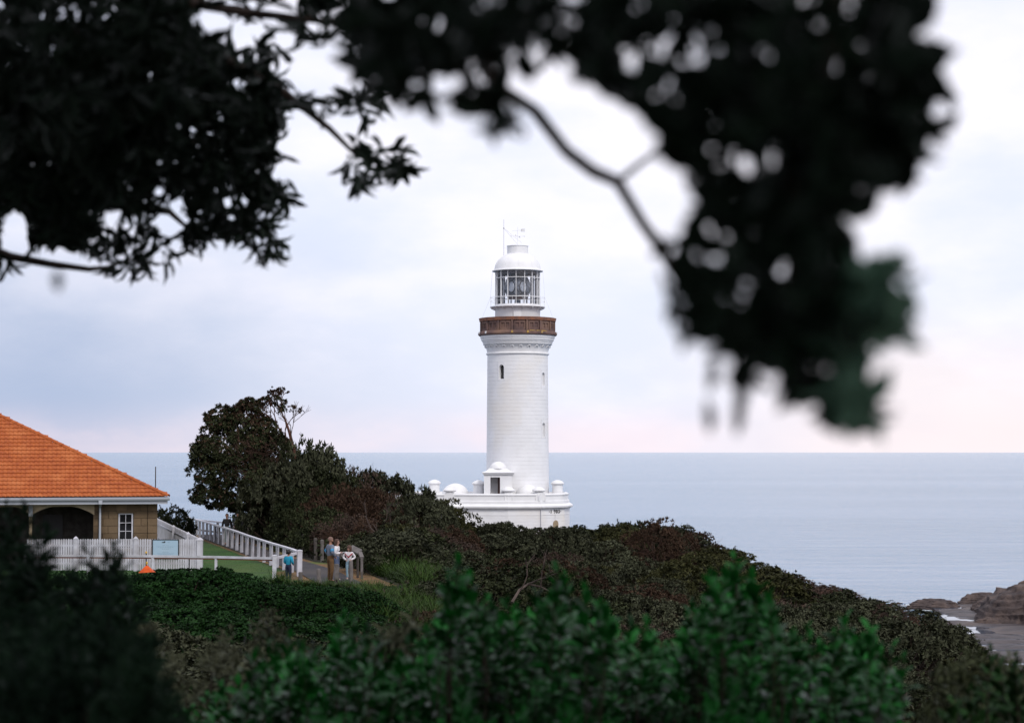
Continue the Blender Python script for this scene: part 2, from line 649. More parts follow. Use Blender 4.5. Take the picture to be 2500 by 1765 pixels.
def resample(pts, n):
    pts = [Vector(p) for p in pts]
    ds = [0]
    for i in range(1, len(pts)):
        ds.append(ds[-1] + (pts[i] - pts[i - 1]).length)
    out = []
    for k in range(n):
        t = ds[-1] * k / (n - 1)
        i = max(j for j in range(len(pts)) if ds[j] <= t + 1e-9)
        i = min(i, len(pts) - 2)
        out.append(pts[i].lerp(pts[i + 1], (t - ds[i]) / max(1e-9, ds[i + 1] - ds[i])))
    return out


FENCE = [(-9.05, 84.2), (-9.6, 86.5), (-10.25, 89.3), (-11.28, 93), (-12.45, 97.4), (-13.58, 101.8), (-15.2, 108.4), (-16.7, 113.8),
         (-18.5, 120.5), (-19.7, 124.7), (-20.6, 127)]

# lawn west of the white fence, dirt at the path's edge, the path
lawn_e = resample([(x - .1, y) for x, y in FENCE], 30)
lawn_w = resample([(-24, 79.5), (-24, 128)], 30)
lawn_e2 = [Vector((-8.3, 78.6))] + lawn_e
lawn_w2 = [Vector((-24, 78.6))] + lawn_w
sheet('lawn', (lawn_w2, lawn_e2), M['lawn'], .012, 'mown green lawn between the picket fence and the white railing')
ctr = [(-6.2, 76.8), (-6.9, 79.5), (-7.7, 83), (-8.4, 86.5), (-9.3, 90), (-10.5, 94), (-12.3, 100), (-14.2, 107), (-16.1, 114), (-18, 121), (-19, 126)]
pc = resample(ctr, 34)
pl, pr = [], []
for i, p in enumerate(pc):
    d = (pc[min(i + 1, 33)] - pc[max(i - 1, 0)]).normalized()
    nrm = Vector((-d.y, d.x))
    pl.append(p + nrm * .8)
    pr.append(p - nrm * .95)
dl = [p + (a - p) * 1.3 for p, a in zip(pc, pl)]
dr = [p + (a - p) * 1.45 for p, a in zip(pc, pr)]
dl[:8] = [Vector((p.x - .9, p.y)) for p in dl[:8]]
dr[:12] = [Vector((p.x + .7, p.y)) for p in dr[:12]]
sheet('dirt_verge', (dl, dr), M['sand_dirt'], .02, 'orange brown worn dirt along the edges of the path')
sheet('path', (pl, pr), M['asphalt'], .05, 'grey asphalt footpath curving along the white railing')

# bare orange earth patch seen between the bushes below the slope
def earth_patch(cx, cy, rx, ry, name='bare_earth'):
    mb = MB()
    vs, fs = [(cx, cy, gz1(cx, cy) + .10)], []
    n = 22
    for ring in (.5, 1.0):
        for k in range(n):
            a = 2 * PI * k / n
            r = ring * (1 + .18 * math.sin(3 * a + cx) + .1 * math.sin(7 * a))
            x, y = cx + rx * r * math.cos(a), cy + ry * r * math.sin(a)
            vs.append((x, y, gz1(x, y) + (.10 if ring < 1 else -.05)))
    for k in range(n):
        j = (k + 1) % n
        fs.append((0, 1 + k, 1 + j))
        fs.append((1 + k, 1 + n + k, 1 + n + j, 1 + j))
    mb.add(vs, fs)
    o = mb.build(name, M['sand_dirt'], smooth=True)
    return tag(o, 'patch of bare orange earth between the shrubs', None, kind='structure')


# ------------------------------------------------------------------ sea
def sea_mat():
    m = bpy.data.materials.new('sea_water')
    m.use_nodes = True
    t = m.node_tree
    b = t.nodes['Principled BSDF']
    L = t.links.new
    geo = N(t, 'ShaderNodeNewGeometry')

    def noise(sx, sy, sc, det):
        mp = N(t, 'ShaderNodeMapping')
        mp.inputs['Scale'].default_value = (sx, sy, 1)
        mp.inputs['Rotation'].default_value = (0, 0, .12)
        L(geo.outputs['Position'], mp.inputs[0])
        n = N(t, 'ShaderNodeTexNoise', ins={'Scale': sc, 'Detail': det, 'Roughness': .6})
        L(mp.outputs[0], n.inputs['Vector'])
        return n.outputs[0]

    swell = noise(.35, 1.0, .09, 3)
    chop = noise(.6, 1.0, .55, 5)
    patch = noise(.25, 1.0, .004, 4)
    h = N(t, 'ShaderNodeMath', operation='MULTIPLY_ADD', ins={1: 2.2})
    L(swell, h.inputs[0])
    L(chop, h.inputs[2])
    bp = N(t, 'ShaderNodeBump', ins={'Strength': 1.0, 'Distance': .9})
    L(h.outputs[0], bp.inputs['Height'])
    L(bp.outputs[0], b.inputs['Normal'])
    mx = N(t, 'ShaderNodeMix', data_type='RGBA', ins={6: (.08, .175, .28, 1), 7: (.13, .225, .34, 1)})
    mr = N(t, 'ShaderNodeMapRange', ins={1: .4, 2: .62})
    L(patch, mr.inputs[0])
    L(mr.outputs[0], mx.inputs[0])
    L(mx.outputs[2], b.inputs['Base Color'])
    b.inputs['Roughness'].default_value = .16
    b.inputs['IOR'].default_value = 1.33
    b.inputs['Specular IOR Level'].default_value = .6
    return m


M['sea'] = sea_mat()
mb = MB()
rr = [40, 700, 3000, 12000, 90000]
nseg = 48
vs, fs = [], []
for r in rr:
    for k in range(nseg + 1):
        a = R(-80 + 160 * k / nseg)
        vs.append((r * math.sin(a), r * math.cos(a) - 20, 0))
for i in range(len(rr) - 1):
    for k in range(nseg):
        p = i * (nseg + 1) + k
        fs.append((p, p + 1, p + nseg + 2, p + nseg + 1))
mb.add(vs, fs)
sea = mb.build('sea', M['sea'])
tag(sea, 'calm pale blue sea reaching the horizon', None, kind='structure')

# ------------------------------------------------------------------ rock shelf
M['rock'] = material('coastal_rock', (.095, .070, .062), (.045, .035, .035), scale=.5, rough=.85, bump=.35, bscale=1.6, c3=(.13, .088, .068))
M['shelf'] = material('wet_rock_shelf', (.075, .062, .062), (.035, .03, .034), scale=.3, rough=.6, spec=.3, bump=.3, bscale=.9, c3=(.11, .08, .066))
M['pool'] = material('tide_pool_water', (.05, .07, .10), rough=.05, spec=.8)
M['foam'] = material('sea_foam', (.75, .78, .80), (.6, .66, .72), scale=.6, rough=.8)


def vnoise(x, y, seed=0):
    """smooth value noise (numpy)"""
    xi, yi = np.floor(x).astype(np.int64), np.floor(y).astype(np.int64)
    fx, fy = x - xi, y - yi
    fx, fy = fx * fx * (3 - 2 * fx), fy * fy * (3 - 2 * fy)

    def h(a, b):
        n = (a * 374761393 + b * 668265263 + seed * 974634) & 0xffffffff
        n = ((n ^ (n >> 13)) * 1274126177) & 0xffffffff
        return ((n ^ (n >> 16)) & 0xffff) / 65535.0
    return (h(xi, yi) * (1 - fx) + h(xi + 1, yi) * fx) * (1 - fy) + (h(xi, yi + 1) * (1 - fx) + h(xi + 1, yi + 1) * fx) * fy


def fbm(x, y, seed=0, oct=4):
    s, a, t = 0, 1, 0
    for o in range(oct):
        s = s + a * vnoise(x * 2 ** o, y * 2 ** o, seed + o)
        t += a
        a *= .5
    return s / t


def build_shelf():
    xs = np.arange(40, 190, .9)
    ys = np.arange(225, 372, .9)
    X, Y = np.meshgrid(xs, ys)
    # outer edge of the shelf
    edge = 352 + 8 * (fbm(X * .05, X * 0 + 3, 5) - .5) - np.clip(X - 80, 0, 100) * .18
    left = 69 + 9 * (fbm(Y * .06, Y * 0 + 1, 9) - .5) - np.clip(330 - Y, 0, 200) * .35
    inside = np.minimum(edge - Y, (X - left) * 1.2)
    Z = .50 + 1.5 * (fbm(X * .12, Y * .25, 2) - .5) + .35 * (fbm(X * .5, Y * .9, 4) - .5)
    Z = np.round(Z / .16) * .16 * .7 + Z * .3
    Z = np.where(inside < 4, Z - (4 - inside) * .4, Z)
    Z = np.maximum(Z, -2)
    v = np.stack([X.ravel(), Y.ravel(), Z.ravel()], -1)
    nx = len(xs)
    i = (np.arange(len(ys) - 1)[:, None] * nx + np.arange(nx - 1)[None]).ravel()
    f = np.stack([i, i + 1, i + 1 + nx, i + nx], -1)
    o = link('rock_shelf', np_mesh('rock_shelf', v, f, M['shelf']))
    tag(o, 'flat wet grey rock shelf at the foot of the headland', None, kind='structure')
    # standing water fills the hollows
    mb = MB()
    mb.add([(60, 250, .44), (188, 250, .44), (188, 343, .44), (72, 343, .44)], [(0, 1, 2, 3)])
    p = mb.build('tide_pool', M['pool'])
    tag(p, 'shallow pale tide pools lying in the rock shelf', None, kind='structure')


build_shelf()


def rock(cx, cy, rx, ry, h, seed, label, group='brown rocks on the shore'):
    nu, nv = 120, 40
    u = np.linspace(0, 2 * PI, nu, endpoint=False)
    v = np.linspace(0, 1, nv)
    U, V = np.meshgrid(u, v)
    out = 1 + .36 * (fbm(np.cos(U) * 1.7 + 5, np.sin(U) * 1.7 + seed, seed) - .5) * 2 + .22 * (fbm(np.cos(U) * 6 + 9, np.sin(U) * 6 + seed + V * 1.5, seed + 5) - .5)
    # strata: steep ledges with flat treads
    prof = np.where(V < .55, 1 - .30 * (V / .55) ** 1.5, .70 * (1 - ((V - .55) / .45)) ** .8)
    Zh = np.where(V < .55, V / .55 * .72, .72 + .28 * np.sin((V - .55) / .45 * PI / 2))
    q_ = Zh * 6 + .8 * (fbm(np.cos(U) * 2 + 4, np.sin(U) * 2 + seed, seed + 11) - .5)
    led = (np.floor(q_) + np.clip((q_ - np.floor(q_)) * 3 - 1, 0, 1)) / 6
    Zh = Zh * .2 + led * .8
    rad = prof * out + .16 * (fbm(np.cos(U) * 3 + seed, np.sin(U) * 3 + led * 23, seed + 3) - .5)
    X = cx + rx * rad * np.cos(U)
    Y = cy + ry * rad * np.sin(U)
    Z = h * Zh * (1 + .22 * (fbm(X * .25, Y * .25, seed + 7) - .5)) + .35 * (fbm(X * .9, Y * .9, seed + 1) - .5)
    vv = np.stack([X.ravel() - cx, Y.ravel() - cy, Z.ravel()], -1)
    fs = []
    for i in range(nv - 1):
        for k in range(nu):
            a, b = i * nu + k, i * nu + (k + 1) % nu
            fs.append((a, b, b + nu, a + nu))
    o = link('rock', np_mesh('rock', vv, np.array(fs), M['rock']))
    o.location = (cx, cy, .1)
    return tag(o, label, 'rock', group)


def at_sea(px, py, z=0.0):
    d = (EYE - z) * F / (py - 1103)
    return (px - 1250) / F * d, d


for (px, py, rx, ry, h, s, lab) in [
    (2284, 1484, 4.6, 3.4, 1.7, 3, 'low flat topped rock at the left seaward tip of the shelf'),
    (2395, 1476, 4.2, 3.0, 2.2, 8, 'small brown rock behind the tide pools'),
    (2515, 1522, 8.2, 9.5, 6.2, 21, 'largest brown layered outcrop rising at the edge of the shelf'),
    (2450, 1500, 5.6, 6, 3.4, 5, 'rounded brown ledge stepping down beside the largest outcrop'),
    (2412, 1527, 3.0, 2.2, 1.3, 14, 'low brown slab lying in front of the layered outcrop'),
    (2620, 1500, 12, 10, 6.6, 17, 'broad brown outcrop farthest along the shore')]:
    x, y = at_sea(px, py)
    rock(x, y, rx, ry, h, s, lab)

mb = MB()
for k in range(46):
    px = rng.uniform(2190, 2345)
    py = rng.uniform(1468, 1489) if k > 20 else rng.uniform(1478, 1487)
    x, y = at_sea(px, py)
    w, d = rng.uniform(.5, 3.0), rng.uniform(.15, .5)
    n = 9
    mb.add([(x + w * math.cos(2 * PI * i / n) * rng.uniform(.7, 1.2), y + d * math.sin(2 * PI * i / n) * rng.uniform(.7, 1.2), .06 + .004 * (k % 9)) for i in range(n)],
           [tuple(range(n))])
o = mb.build('sea_foam', M['foam'])
tag(o, 'thin white foam washing round the rocks', None, kind='stuff')
# ------------------------------------------------------------------ lighthouse
def build_lighthouse():
    CX, CY, Z0 = Wp(1263.7, 1103, 194)[0], 194.0, 19.3
    C0 = (CX, CY, 0)
    lh = empty('lighthouse', (CX, CY, Z0), 'white stone lighthouse with brown gallery and glass lantern above the scrub', 'lighthouse')

    def zy(py, dy=0.0):
        return Wp(1263.7, py, CY + dy)[2]

    W_, WS = M['white'], M['white_stone']
    # --- shaft
    zb, zt = 20.6, zy(867)
    rb, rt = 3.07, 2.95

    def rad(z):
        return rb + (rt - rb) * (z - zb) / (zt - zb)

    core = MB().lathe([(rb - .07, zb - 1), (rt - .07, zt)], C0, 72).build('tower', WS, lh, smooth=True)
    dep = .42
    wins = [(R(-31.7), zy(927), zy(893)), (R(57), zy(943), zy(911)), (R(57), zy(1068), zy(1033)), (R(-122), zy(980), zy(946)), (R(150), zy(1050), zy(1015))]
    hw = .27
    # the shaft is hollowed at the windows: the core is rebuilt deeper behind them
    nc = int(round((zt - zb) / .365))
    ch = (zt - zb) / nc
    for i in range(nc):
        z0, z1 = zb + i * ch + .003, zb + (i + 1) * ch - .003
        cuts = sorted((a - (hw + .075) / rad(z0), a + (hw + .075) / rad(z0)) for a, w0, w1 in wins if z1 > w0 - .02 and z0 < w1 + .05)
        arcs = [(R(-180), R(180))] if not cuts else []
        if cuts:
            prev = cuts[-1][1] - 2 * PI
            for c in cuts:
                arcs.append((prev, c[0]))
                prev = c[1]
        mb = MB()
        r0, r1 = rad(z0), rad(z1)
        for a0, a1 in arcs:
            n = max(3, int(64 * (a1 - a0) / (2 * PI)))
            mb.lathe([(r0 - .6, z0), (r0 - .005, z0), (r0, z0 + .005), (r1, z1 - .005), (r1 - .005, z1), (r1 - .6, z1)], C0, n, a0, a1, cap=True)
        mb.build('stone_course', WS, core, smooth=True)
    for a, w0, w1 in wins:
        r = rad((w0 + w1) / 2) + .004
        ca, sa = math.sin(a), -math.cos(a)
        nrm, tan = Vector((ca, sa, 0)), Vector((-sa, ca, 0))
        mat = Matrix(((tan.x, -nrm.x, 0, CX + nrm.x * r), (tan.y, -nrm.y, 0, CY + nrm.y * r), (0, 0, 1, 0), (0, 0, 0, 1)))
        ow = hw + .11
        # surround: rectangular block pierced by a round-headed opening, carried back as the reveal
        i0_ = int((w0 - .02 - zb) / ch)
        i1_ = int((w1 + .05 - zb) / ch)
        zlo_, zhi_ = zb + i0_ * ch + .002, zb + (i1_ + 1) * ch - .002
        inner = [(-hw, w0)] + [(-hw * math.cos(t), w1 - hw + hw * math.sin(t)) for t in np.linspace(0, PI, 11)] + [(hw, w0)]
        outer = [(-ow, w0)] + [(-ow, w1 - hw)] + [(-ow + (2 * ow) * k / 8, zhi_) for k in range(9)] + [(ow, w1 - hw), (ow, w0)]
        m_ = len(inner)
        outer = outer[:m_]
        mb = MB()
        for y in (0.0, dep):
            pass
        vs = [mat @ Vector((x, 0, z)) for x, z in inner] + [mat @ Vector((x, 0, z)) for x, z in outer] + \
             [mat @ Vector((x, dep, z)) for x, z in inner] + [mat @ Vector((x, dep, z)) for x, z in outer]
        fs = []
        for k in range(m_ - 1):
            fs.append((k, k + 1, m_ + k + 1, m_ + k))
            fs.append((k + 1, k, 2 * m_ + k, 2 * m_ + k + 1))
            fs.append((m_ + k, m_ + k + 1, 3 * m_ + k + 1, 3 * m_ + k))
        mb.add(vs, fs)
        w = mb.build('window', WS, core)
        MB().box(mat @ Vector((0, dep / 2, (w0 + zlo_) / 2)), (2 * ow, dep + .008, max(.02, w0 - zlo_)), rz=math.atan2(tan.y, tan.x)).build('sill', WS, w)
        if abs(abs(a) - R(57)) < .02:
            MB().prism(inner, .02, mat @ Matrix.Translation((0, .20, 0))).build('recess_brightener', W_, w)  # white slab added in place of glass to lighten the dark recess
        else:
            MB().prism(inner, .02, mat @ Matrix.Translation((0, dep - .05, 0))).build('pane', M['dark_glass'], w)
    # --- core behind the openings must sit deeper than the reveal
    core.data.clear_geometry()
    tmp = MB().lathe([(rb - .62, zb - 1), (rt - .62, zt)], C0, 72).mesh('tower', WS, True, (CX, CY, Z0))
    core.data = tmp
    # --- ring moulding, flared frieze with arch hoods, cornice
    MB().lathe([(2.5, zt - .02), (2.97, zt - .02), (3.07, zt + .02), (3.09, zt + .10), (3.05, zt + .17), (2.97, zt + .2), (2.5, zt + .2)], C0, 72).build('ring_moulding', W_, lh, True)
    z1, z2 = zt + .18, zy(843)
    MB().lathe([(2.6, z1), (2.96, z1), (2.99, z1 + .15), (3.08, z1 + .5), (3.22, z2 - .05), (3.3, z2), (2.6, z2)], C0, 72).build('frieze', W_, lh, True)
    for k in range(24):
        a = 2 * PI * (k + .35) / 24
        ca, sa = math.sin(a), -math.cos(a)
        nrm, tan = Vector((ca, sa, 0)), Vector((-sa, ca, 0))
        zc = z1 + .50
        pts = [Vector((CX, CY, zc)) + nrm * (3.13 + .09 * math.sin(t)) + tan * (.14 * math.cos(t)) + Vector((0, 0, .17 * math.sin(t))) for t in np.linspace(0, PI, 8)]
        MB().tube(pts, .055, .055, 5).build('arch_hood', W_, lh)
    z3 = zy(821)
    MB().lathe([(2.7, z2 - .01), (3.34, z2), (3.40, z2 + .10), (3.34, z2 + .12), (3.36, z2 + .2), (3.44, z2 + .26), (3.46, z2 + .38), (3.54, z2 + .42), (3.58, z2 + .62),
                (3.64, z2 + .66), (3.64, z3), (2.7, z3)], C0, 80).build('cornice', W_, lh, True)
    # --- brown gallery parapet
    g0, g1 = z3, zy(778.5)
    gal = MB().lathe([(2.5, g0), (3.74, g0), (3.84, g0 + .08), (3.86, g0 + .2), (3.80, g0 + .34), (3.66, g0 + .42), (2.5, g0 + .42)], C0, 80).build('gallery', M['brownstone'], lh, True)
    pz0, pz1 = g0 + .42, g1 - .34
    MB().lathe([(3.40, pz1), (3.66, pz1), (3.74, pz1 + .06), (3.72, pz1 + .1), (3.76, pz1 + .2), (3.79, pz1 + .34), (3.3, pz1 + .34), (3.3, pz1)], C0, 80).build('coping', M['rust_rim'], gal, True)
    MB().lathe([(3.42, pz0), (3.52, pz0), (3.52, pz1), (3.42, pz1)], C0, 80).build('parapet_back', M['brownstone'], gal, True)
    npan = 16
    for k in range(npan):
        a = 2 * PI * (k + .14) / npan
        da = 2 * PI / npan
        MB().sector(3.5, 3.70, a - da * .5 - .027, a - da * .5 + .027, pz0, pz1, C0, 2).build('pilaster', M['brownstone'], gal)
        s, e = a - da * .5 + .045, a + da * .5 - .045
        mb = MB()
        h = pz1 - pz0
        mb.sector(3.515, 3.61, s, e, pz1 - h * .24, pz1 - .01, C0, 4)
        mb.sector(3.515, 3.61, s, e, pz0 + .01, pz0 + h * .27, C0, 4)
        for t in (0, .44, .88):
            w = .12 * (e - s)
            mb.sector(3.515, 3.61, s + (e - s) * t, s + (e - s) * t + w, pz0 + h * .27, pz1 - h * .24, C0, 1)
        mb.build('panel', M['brownstone'], gal)
        if k % 2 == 0 or k in (1, 13):
            MB().sector(3.78, 3.90, a - da * .5 - .02, a - da * .5 + .025, g0 + .14, g0 + .36, C0, 1).build('scupper', M['lichen'] if k in (0, 1, 2) else M['white'], gal)
    for aa, ww in ((R(22), .07), (R(31), .05), (R(42), .09)):
        MB().sector(3.70, 3.835, aa - ww, aa + ww, g0 + .33, g0 + .405, C0, 4).build('lichen_patch', M['lichen'], gal)
    # --- lantern
    d0, d1 = g0 + .5, zy(752)
    drum = MB().lathe([(2.0, d0), (2.2, d0), (2.2, d1 - .22), (2.28, d1 - .1), (2.5, d1), (2.0, d1)], C0, 64).build('lantern_base', W_, lh, True)
    a = R(-1)
    dr = MB().sector(2.19, 2.225, a - .17, a + .17, d0 + .3, d1 - .42, C0, 6).build('door', W_, drum)
    MB().sector(2.2, 2.245, a + .11, a + .135, d0 + 1.15, d0 + 1.27, C0, 1).build('handle', M['black'], dr)
    MB().sector(2.195, 2.212, a - .187, a - .171, d0 + .3, d1 - .42, C0, 1).build('door_gap', M['dark_metal'], drum)
    l0, l1 = zy(746), zy(664)
    cw = MB().lathe([(2.05, d1), (2.62, d1), (2.70, d1 + .03), (2.70, d1 + .09), (2.2, d1 + .12), (2.2, l0), (2.05, l0)], C0, 64).build('catwalk', W_, lh, True)
    for k in range(16):
        a = 2 * PI * (k + .5) / 16
        ca, sa = math.sin(a), -math.cos(a)
        MB().span((CX + 2.2 * ca, CY + 2.2 * sa, d1 - .25), (CX + 2.66 * ca, CY + 2.66 * sa, d1 - .03), .05, .06).build('bracket', W_, cw)
        MB().tube([(CX + 2.66 * ca, CY + 2.66 * sa, d1 + .09), (CX + 2.66 * ca, CY + 2.66 * sa, d1 + 1.02)], .014, .014, 5).build('railing_post', W_, cw)
    for z in (d1 + 1.02, d1 + .62):
        MB().tube([(CX + 2.66 * math.sin(t), CY - 2.66 * math.cos(t), z) for t in np.linspace(0, 2 * PI, 49)], .012, .012, 5, cap=False).build('railing', W_, cw)
    hts = [l0, zy(727), zy(680.5), l1]
    nb = 16
    ph = R(-4)
    rg = 2.15
    lant = MB().lathe([(rg - .08, l0), (rg + .05, l0), (rg + .05, l0 + .06), (rg - .08, l0 + .06)], C0, 64).build('lantern', W_, lh)
    for z in hts[1:3]:
        MB().lathe([(rg - .05, z - .028), (rg + .035, z - .028), (rg + .035, z + .028), (rg - .05, z + .028), (rg - .05, z - .028)], C0, 64).build('glazing_bar', W_, lant)
    for k in range(nb):
        a = ph + 2 * PI * k / nb
        MB().sector(rg - .10, rg + .045, a - .011, a + .011, l0, l1, C0, 1).build('mullion', W_, lant)
        MB().sector(rg - .26, rg - .105, a - .012, a + .012, l0, l1, C0, 1).build('mullion_shaded_back', M['dark_metal'], lant)  # inner part of the bar, its shade put in by the dark colour
        for j in range(3):
            MB().sector(rg - .012, rg, a + .02, a + 2 * PI / nb - .02, hts[j] + .05, hts[j + 1] - .05, C0, 3).build('pane', M['glass'], lant)
    MB().lathe([(rg - .3, l1 - .01), (.3, l1 + .6)], C0, 48).build('lantern_ceiling', M['dark_metal'], lant, True)
    MB().lathe([(rg - .27, l1 - .28), (rg - .12, l1 - .28), (rg - .12, l1), (rg - .27, l1), (rg - .27, l1 - .28)], C0, 48).build('ceiling_ring', M['dark_metal'], lant)
    # --- the lens
    lb, lt = zy(730), zy(671)
    lc = (lb + lt) / 2
    hh = (lt - lb) / 2
    lprof = [(1.22 * math.cos(t) ** .6 if abs(t) < PI / 2 - .05 else .35, lc + hh * math.sin(t)) for t in np.linspace(-PI / 2 + .12, PI / 2 - .12, 15)]
    lens = MB().lathe([(.1, lprof[0][1])] + lprof + [(.1, lprof[-1][1])], C0, 40).build('lens', M['lens'], lant, True)
    MB().lathe([(.55, lt - .12), (1.0, lt + .12), (.75, l1 + .2)], C0, 32).build('lens_hood', M['dark_metal'], lens, True)
    MB().lathe([(.05, lb - .12), (1.0, lb + .02), (1.05, lb + .1)], C0, 32).build('lens_tray', M['dark_red'], lens, True)
    MB().lathe([(.30, l0 - .3), (.30, lb - .2), (.22, lb)], C0, 20).build('lens_pedestal', M['blue_metal'], lens, True)
    for k in range(6):
        a = R(-32) + 2 * PI * k / 6
        ca, sa = math.sin(a), -math.cos(a)
        nrm, tan = Vector((ca, sa, 0)), Vector((-sa, ca, 0))
        cc = Vector((CX, CY, lc - .08)) + nrm * 1.14
        mt = Matrix(((tan.x, 0, nrm.x, cc.x), (tan.y, 0, nrm.y, cc.y), (0, 1, 0, cc.z), (0, 0, 0, 1)))
        mb = MB()
        prof = [(.02, .13), (.16, .11), (.22, .06), (.26, .10), (.33, .05), (.36, .08), (.42, .03), (.44, -.05)]
        n = 24
        vs, fs = [], []
        for i in range(n):
            t = 2 * PI * i / n
            for r, z in prof:
                vs.append(mt @ Vector((r * math.cos(t) * .85, r * math.sin(t) * 1.2, z)))
        m_ = len(prof)
        for i in range(n):
            j = (i + 1) % n
            for q in range(m_ - 1):
                fs.append((i * m_ + q, j * m_ + q, j * m_ + q + 1, i * m_ + q + 1))
        mb.add(vs, fs)
        mb.build('bullseye', M['lens_bright'], lens, True)
        mb = MB()
        for q in range(8):
            t = 2 * PI * (q + .5) / 8
            r1 = 1.02 if abs(math.sin(t)) > .5 else .62
            p0 = mt @ Vector((.46 * math.cos(t) * .85, .46 * math.sin(t) * 1.2, .03))
            p1 = mt @ Vector((r1 * math.cos(t) * .62, r1 * math.sin(t) * 1.0, -.16))
            mb.tube([p0, p1], .035, .035, 4)
        mb.tube([mt @ Vector((.47 * math.cos(t) * .85, .47 * math.sin(t) * 1.2, .02)) for t in np.linspace(0, 2 * PI, 25)], .035, .035, 4, cap=False)
        mb.build('lens_frame', M['black'], lens)
    # --- dome, vent drum, weather vane, mast
    e = l1
    v0, v1 = zy(621), zy(601)
    dome = MB().lathe([(rg - .1, e), (2.44, e), (2.50, e + .05), (2.46, e + .12), (2.30, e + .16), (2.27, e + .3), (2.16, e + .72), (1.92, e + 1.12), (1.6, e + 1.42),
                       (1.3, e + 1.58), (1.02, v0 + .02), (.3, v0 + .05)], C0, 64).build('dome', W_, lh, True)
    for k in range(10):
        a = R(-33) + 2 * PI * k / 10
        ca, sa = math.sin(a), -math.cos(a)
        MB().tube([(CX + (r + .008) * ca, CY + (r + .008) * sa, z) for r, z in [(2.28, e + .2), (2.16, e + .72), (1.92, e + 1.12), (1.6, e + 1.42), (1.3, e + 1.58)]], .016, .016, 4).build('seam', W_, dome)
    MB().lathe([(.9, v0 - .05), (.99, v0 - .05), (.99, v0), (1.02, v0 + .02), (1.02, v1 - .06), (1.07, v1 - .05), (1.07, v1), (.2, v1 + .1)], C0, 48).build('vent_drum', W_, dome, True)
    MB().lathe([(.93, v0 - .09), (1.0, v0 - .09), (1.0, v0 - .035), (.93, v0 - .035)], C0, 40).build('vent_gap', M['dark_metal'], dome)
    vt = zy(555)
    vane = MB().tube([(CX, CY, v1), (CX, CY, vt)], .022, .014, 6).build('vane', W_, lh)
    za = zy(563)
    MB().span((CX - .55, CY, za - .02), (CX + .5, CY, za + .02), .03, .03).build('vane_arrow', W_, vane)
    MB().box((CX + .52, CY, za + .02), (.4, .03, .3)).build('vane_tail', W_, vane)
    zc = zy(577)
    for dx, dy in ((.65, .12), (-.65, -.12), (.2, .6), (-.2, -.6)):
        MB().span((CX, CY, zc), (CX + dx, CY + dy, zc), .025, .025).build('vane_pointer', W_, vane)
        MB().box((CX + dx, CY + dy, zc), (.12, .03, .16)).build('compass_letter', W_, vane)
    mx = Wp(1230, 600, CY)[0]
    mast = MB().tube([(mx, CY - .3, zy(626)), (mx, CY - .3, zy(537))], .026, .018, 6).build('mast', M['white_timber'], lh)
    MB().box((mx, CY - .3, zy(558.5)), (.1, .1, .09)).build('clamp', M['dark_metal'], mast)
    MB().span((mx, CY - .3, zy(607)), (CX - .98, CY - .2, zy(607)), .03, .03).build('mast_bracket', W_, mast)
    for tx, ty in ((1262, 595), (1275, 594)):
        q = Wp(tx, ty, CY)
        MB().tube([(mx, CY - .3, zy(558.5)), (q[0], CY + .1, q[2])], .010, .010, 4).build('guy_wire', M['white_timber'], mast)
    for s in (-1, 1):
        MB().tube([(CX + s * 2.46, CY, e + .1), (CX + s * 2.66, CY, d1 + 1.0), (CX + s * 3.5, CY, g1)], .008, .008, 4).build('stay_wire', M['white_timber'], lh)

    # --- the base building
    def P(x, y):
        return (CX + x, CY + y)

    poly = [P(-11.2, -5.1), P(-.95, -6.0), P(2.15, -5.4), P(4.42, -3.1), P(5.0, -.6), P(5.0, 3.2), P(2.2, 5.6), P(-11.2, 5.6)]

    def zf(py):
        return Wp(1250, py, 188.3)[2]

    zcap, zled, zcor, zstr = zf(1205), zf(1223), zf(1236), zf(1258)
    base = MB()
    base.sweep(poly, [(-.02, Z0 - 2.0), (-.02, zcor - .1)])
    base = base.build('base_wall', WS, lh)
    nco = 8
    zlo = Z0 - .8
    hc = (zstr - zlo) / nco
    for i in range(nco):
        a, b = zlo + i * hc + .005, zlo + (i + 1) * hc - .005
        MB().sweep(poly, [(-.03, a), (.015, a), (.026, a + .012), (.026, b - .012), (.015, b), (-.03, b)]).build('stone_course', WS, base)
    MB().sweep(poly, [(-.03, zstr), (.05, zstr), (.06, zstr + .05), (.035, zstr + .08), (.035, zcor - .30), (-.03, zcor - .30)]).build('frieze_band', WS, base)
    MB().sweep(poly, [(-.05, zcor - .30), (.10, zcor - .30), (.14, zcor - .22), (.20, zcor - .2), (.34, zcor - .14), (.36, zcor), (.33, zcor + .05), (-.05, zled - .22), (-.3, zled - .22)]).build('cornice', W_, base)
    MB().sweep(poly, [(-.45, zled - .23), (.02, zled - .23), (.02, zled - .02), (-.03, zled), (-.10, zled), (-.10, zcap - .24), (-.04, zcap - .2), (-.02, zcap - .1), (-.10, zcap - .03),
                      (-.42, zcap), (-.45, zled - .23)]).build('parapet', W_, base)
    MB().sweep(poly, [(-.44, zled - .25), (-.44, zled - .1)], close_top=True).build('terrace', WS, base)

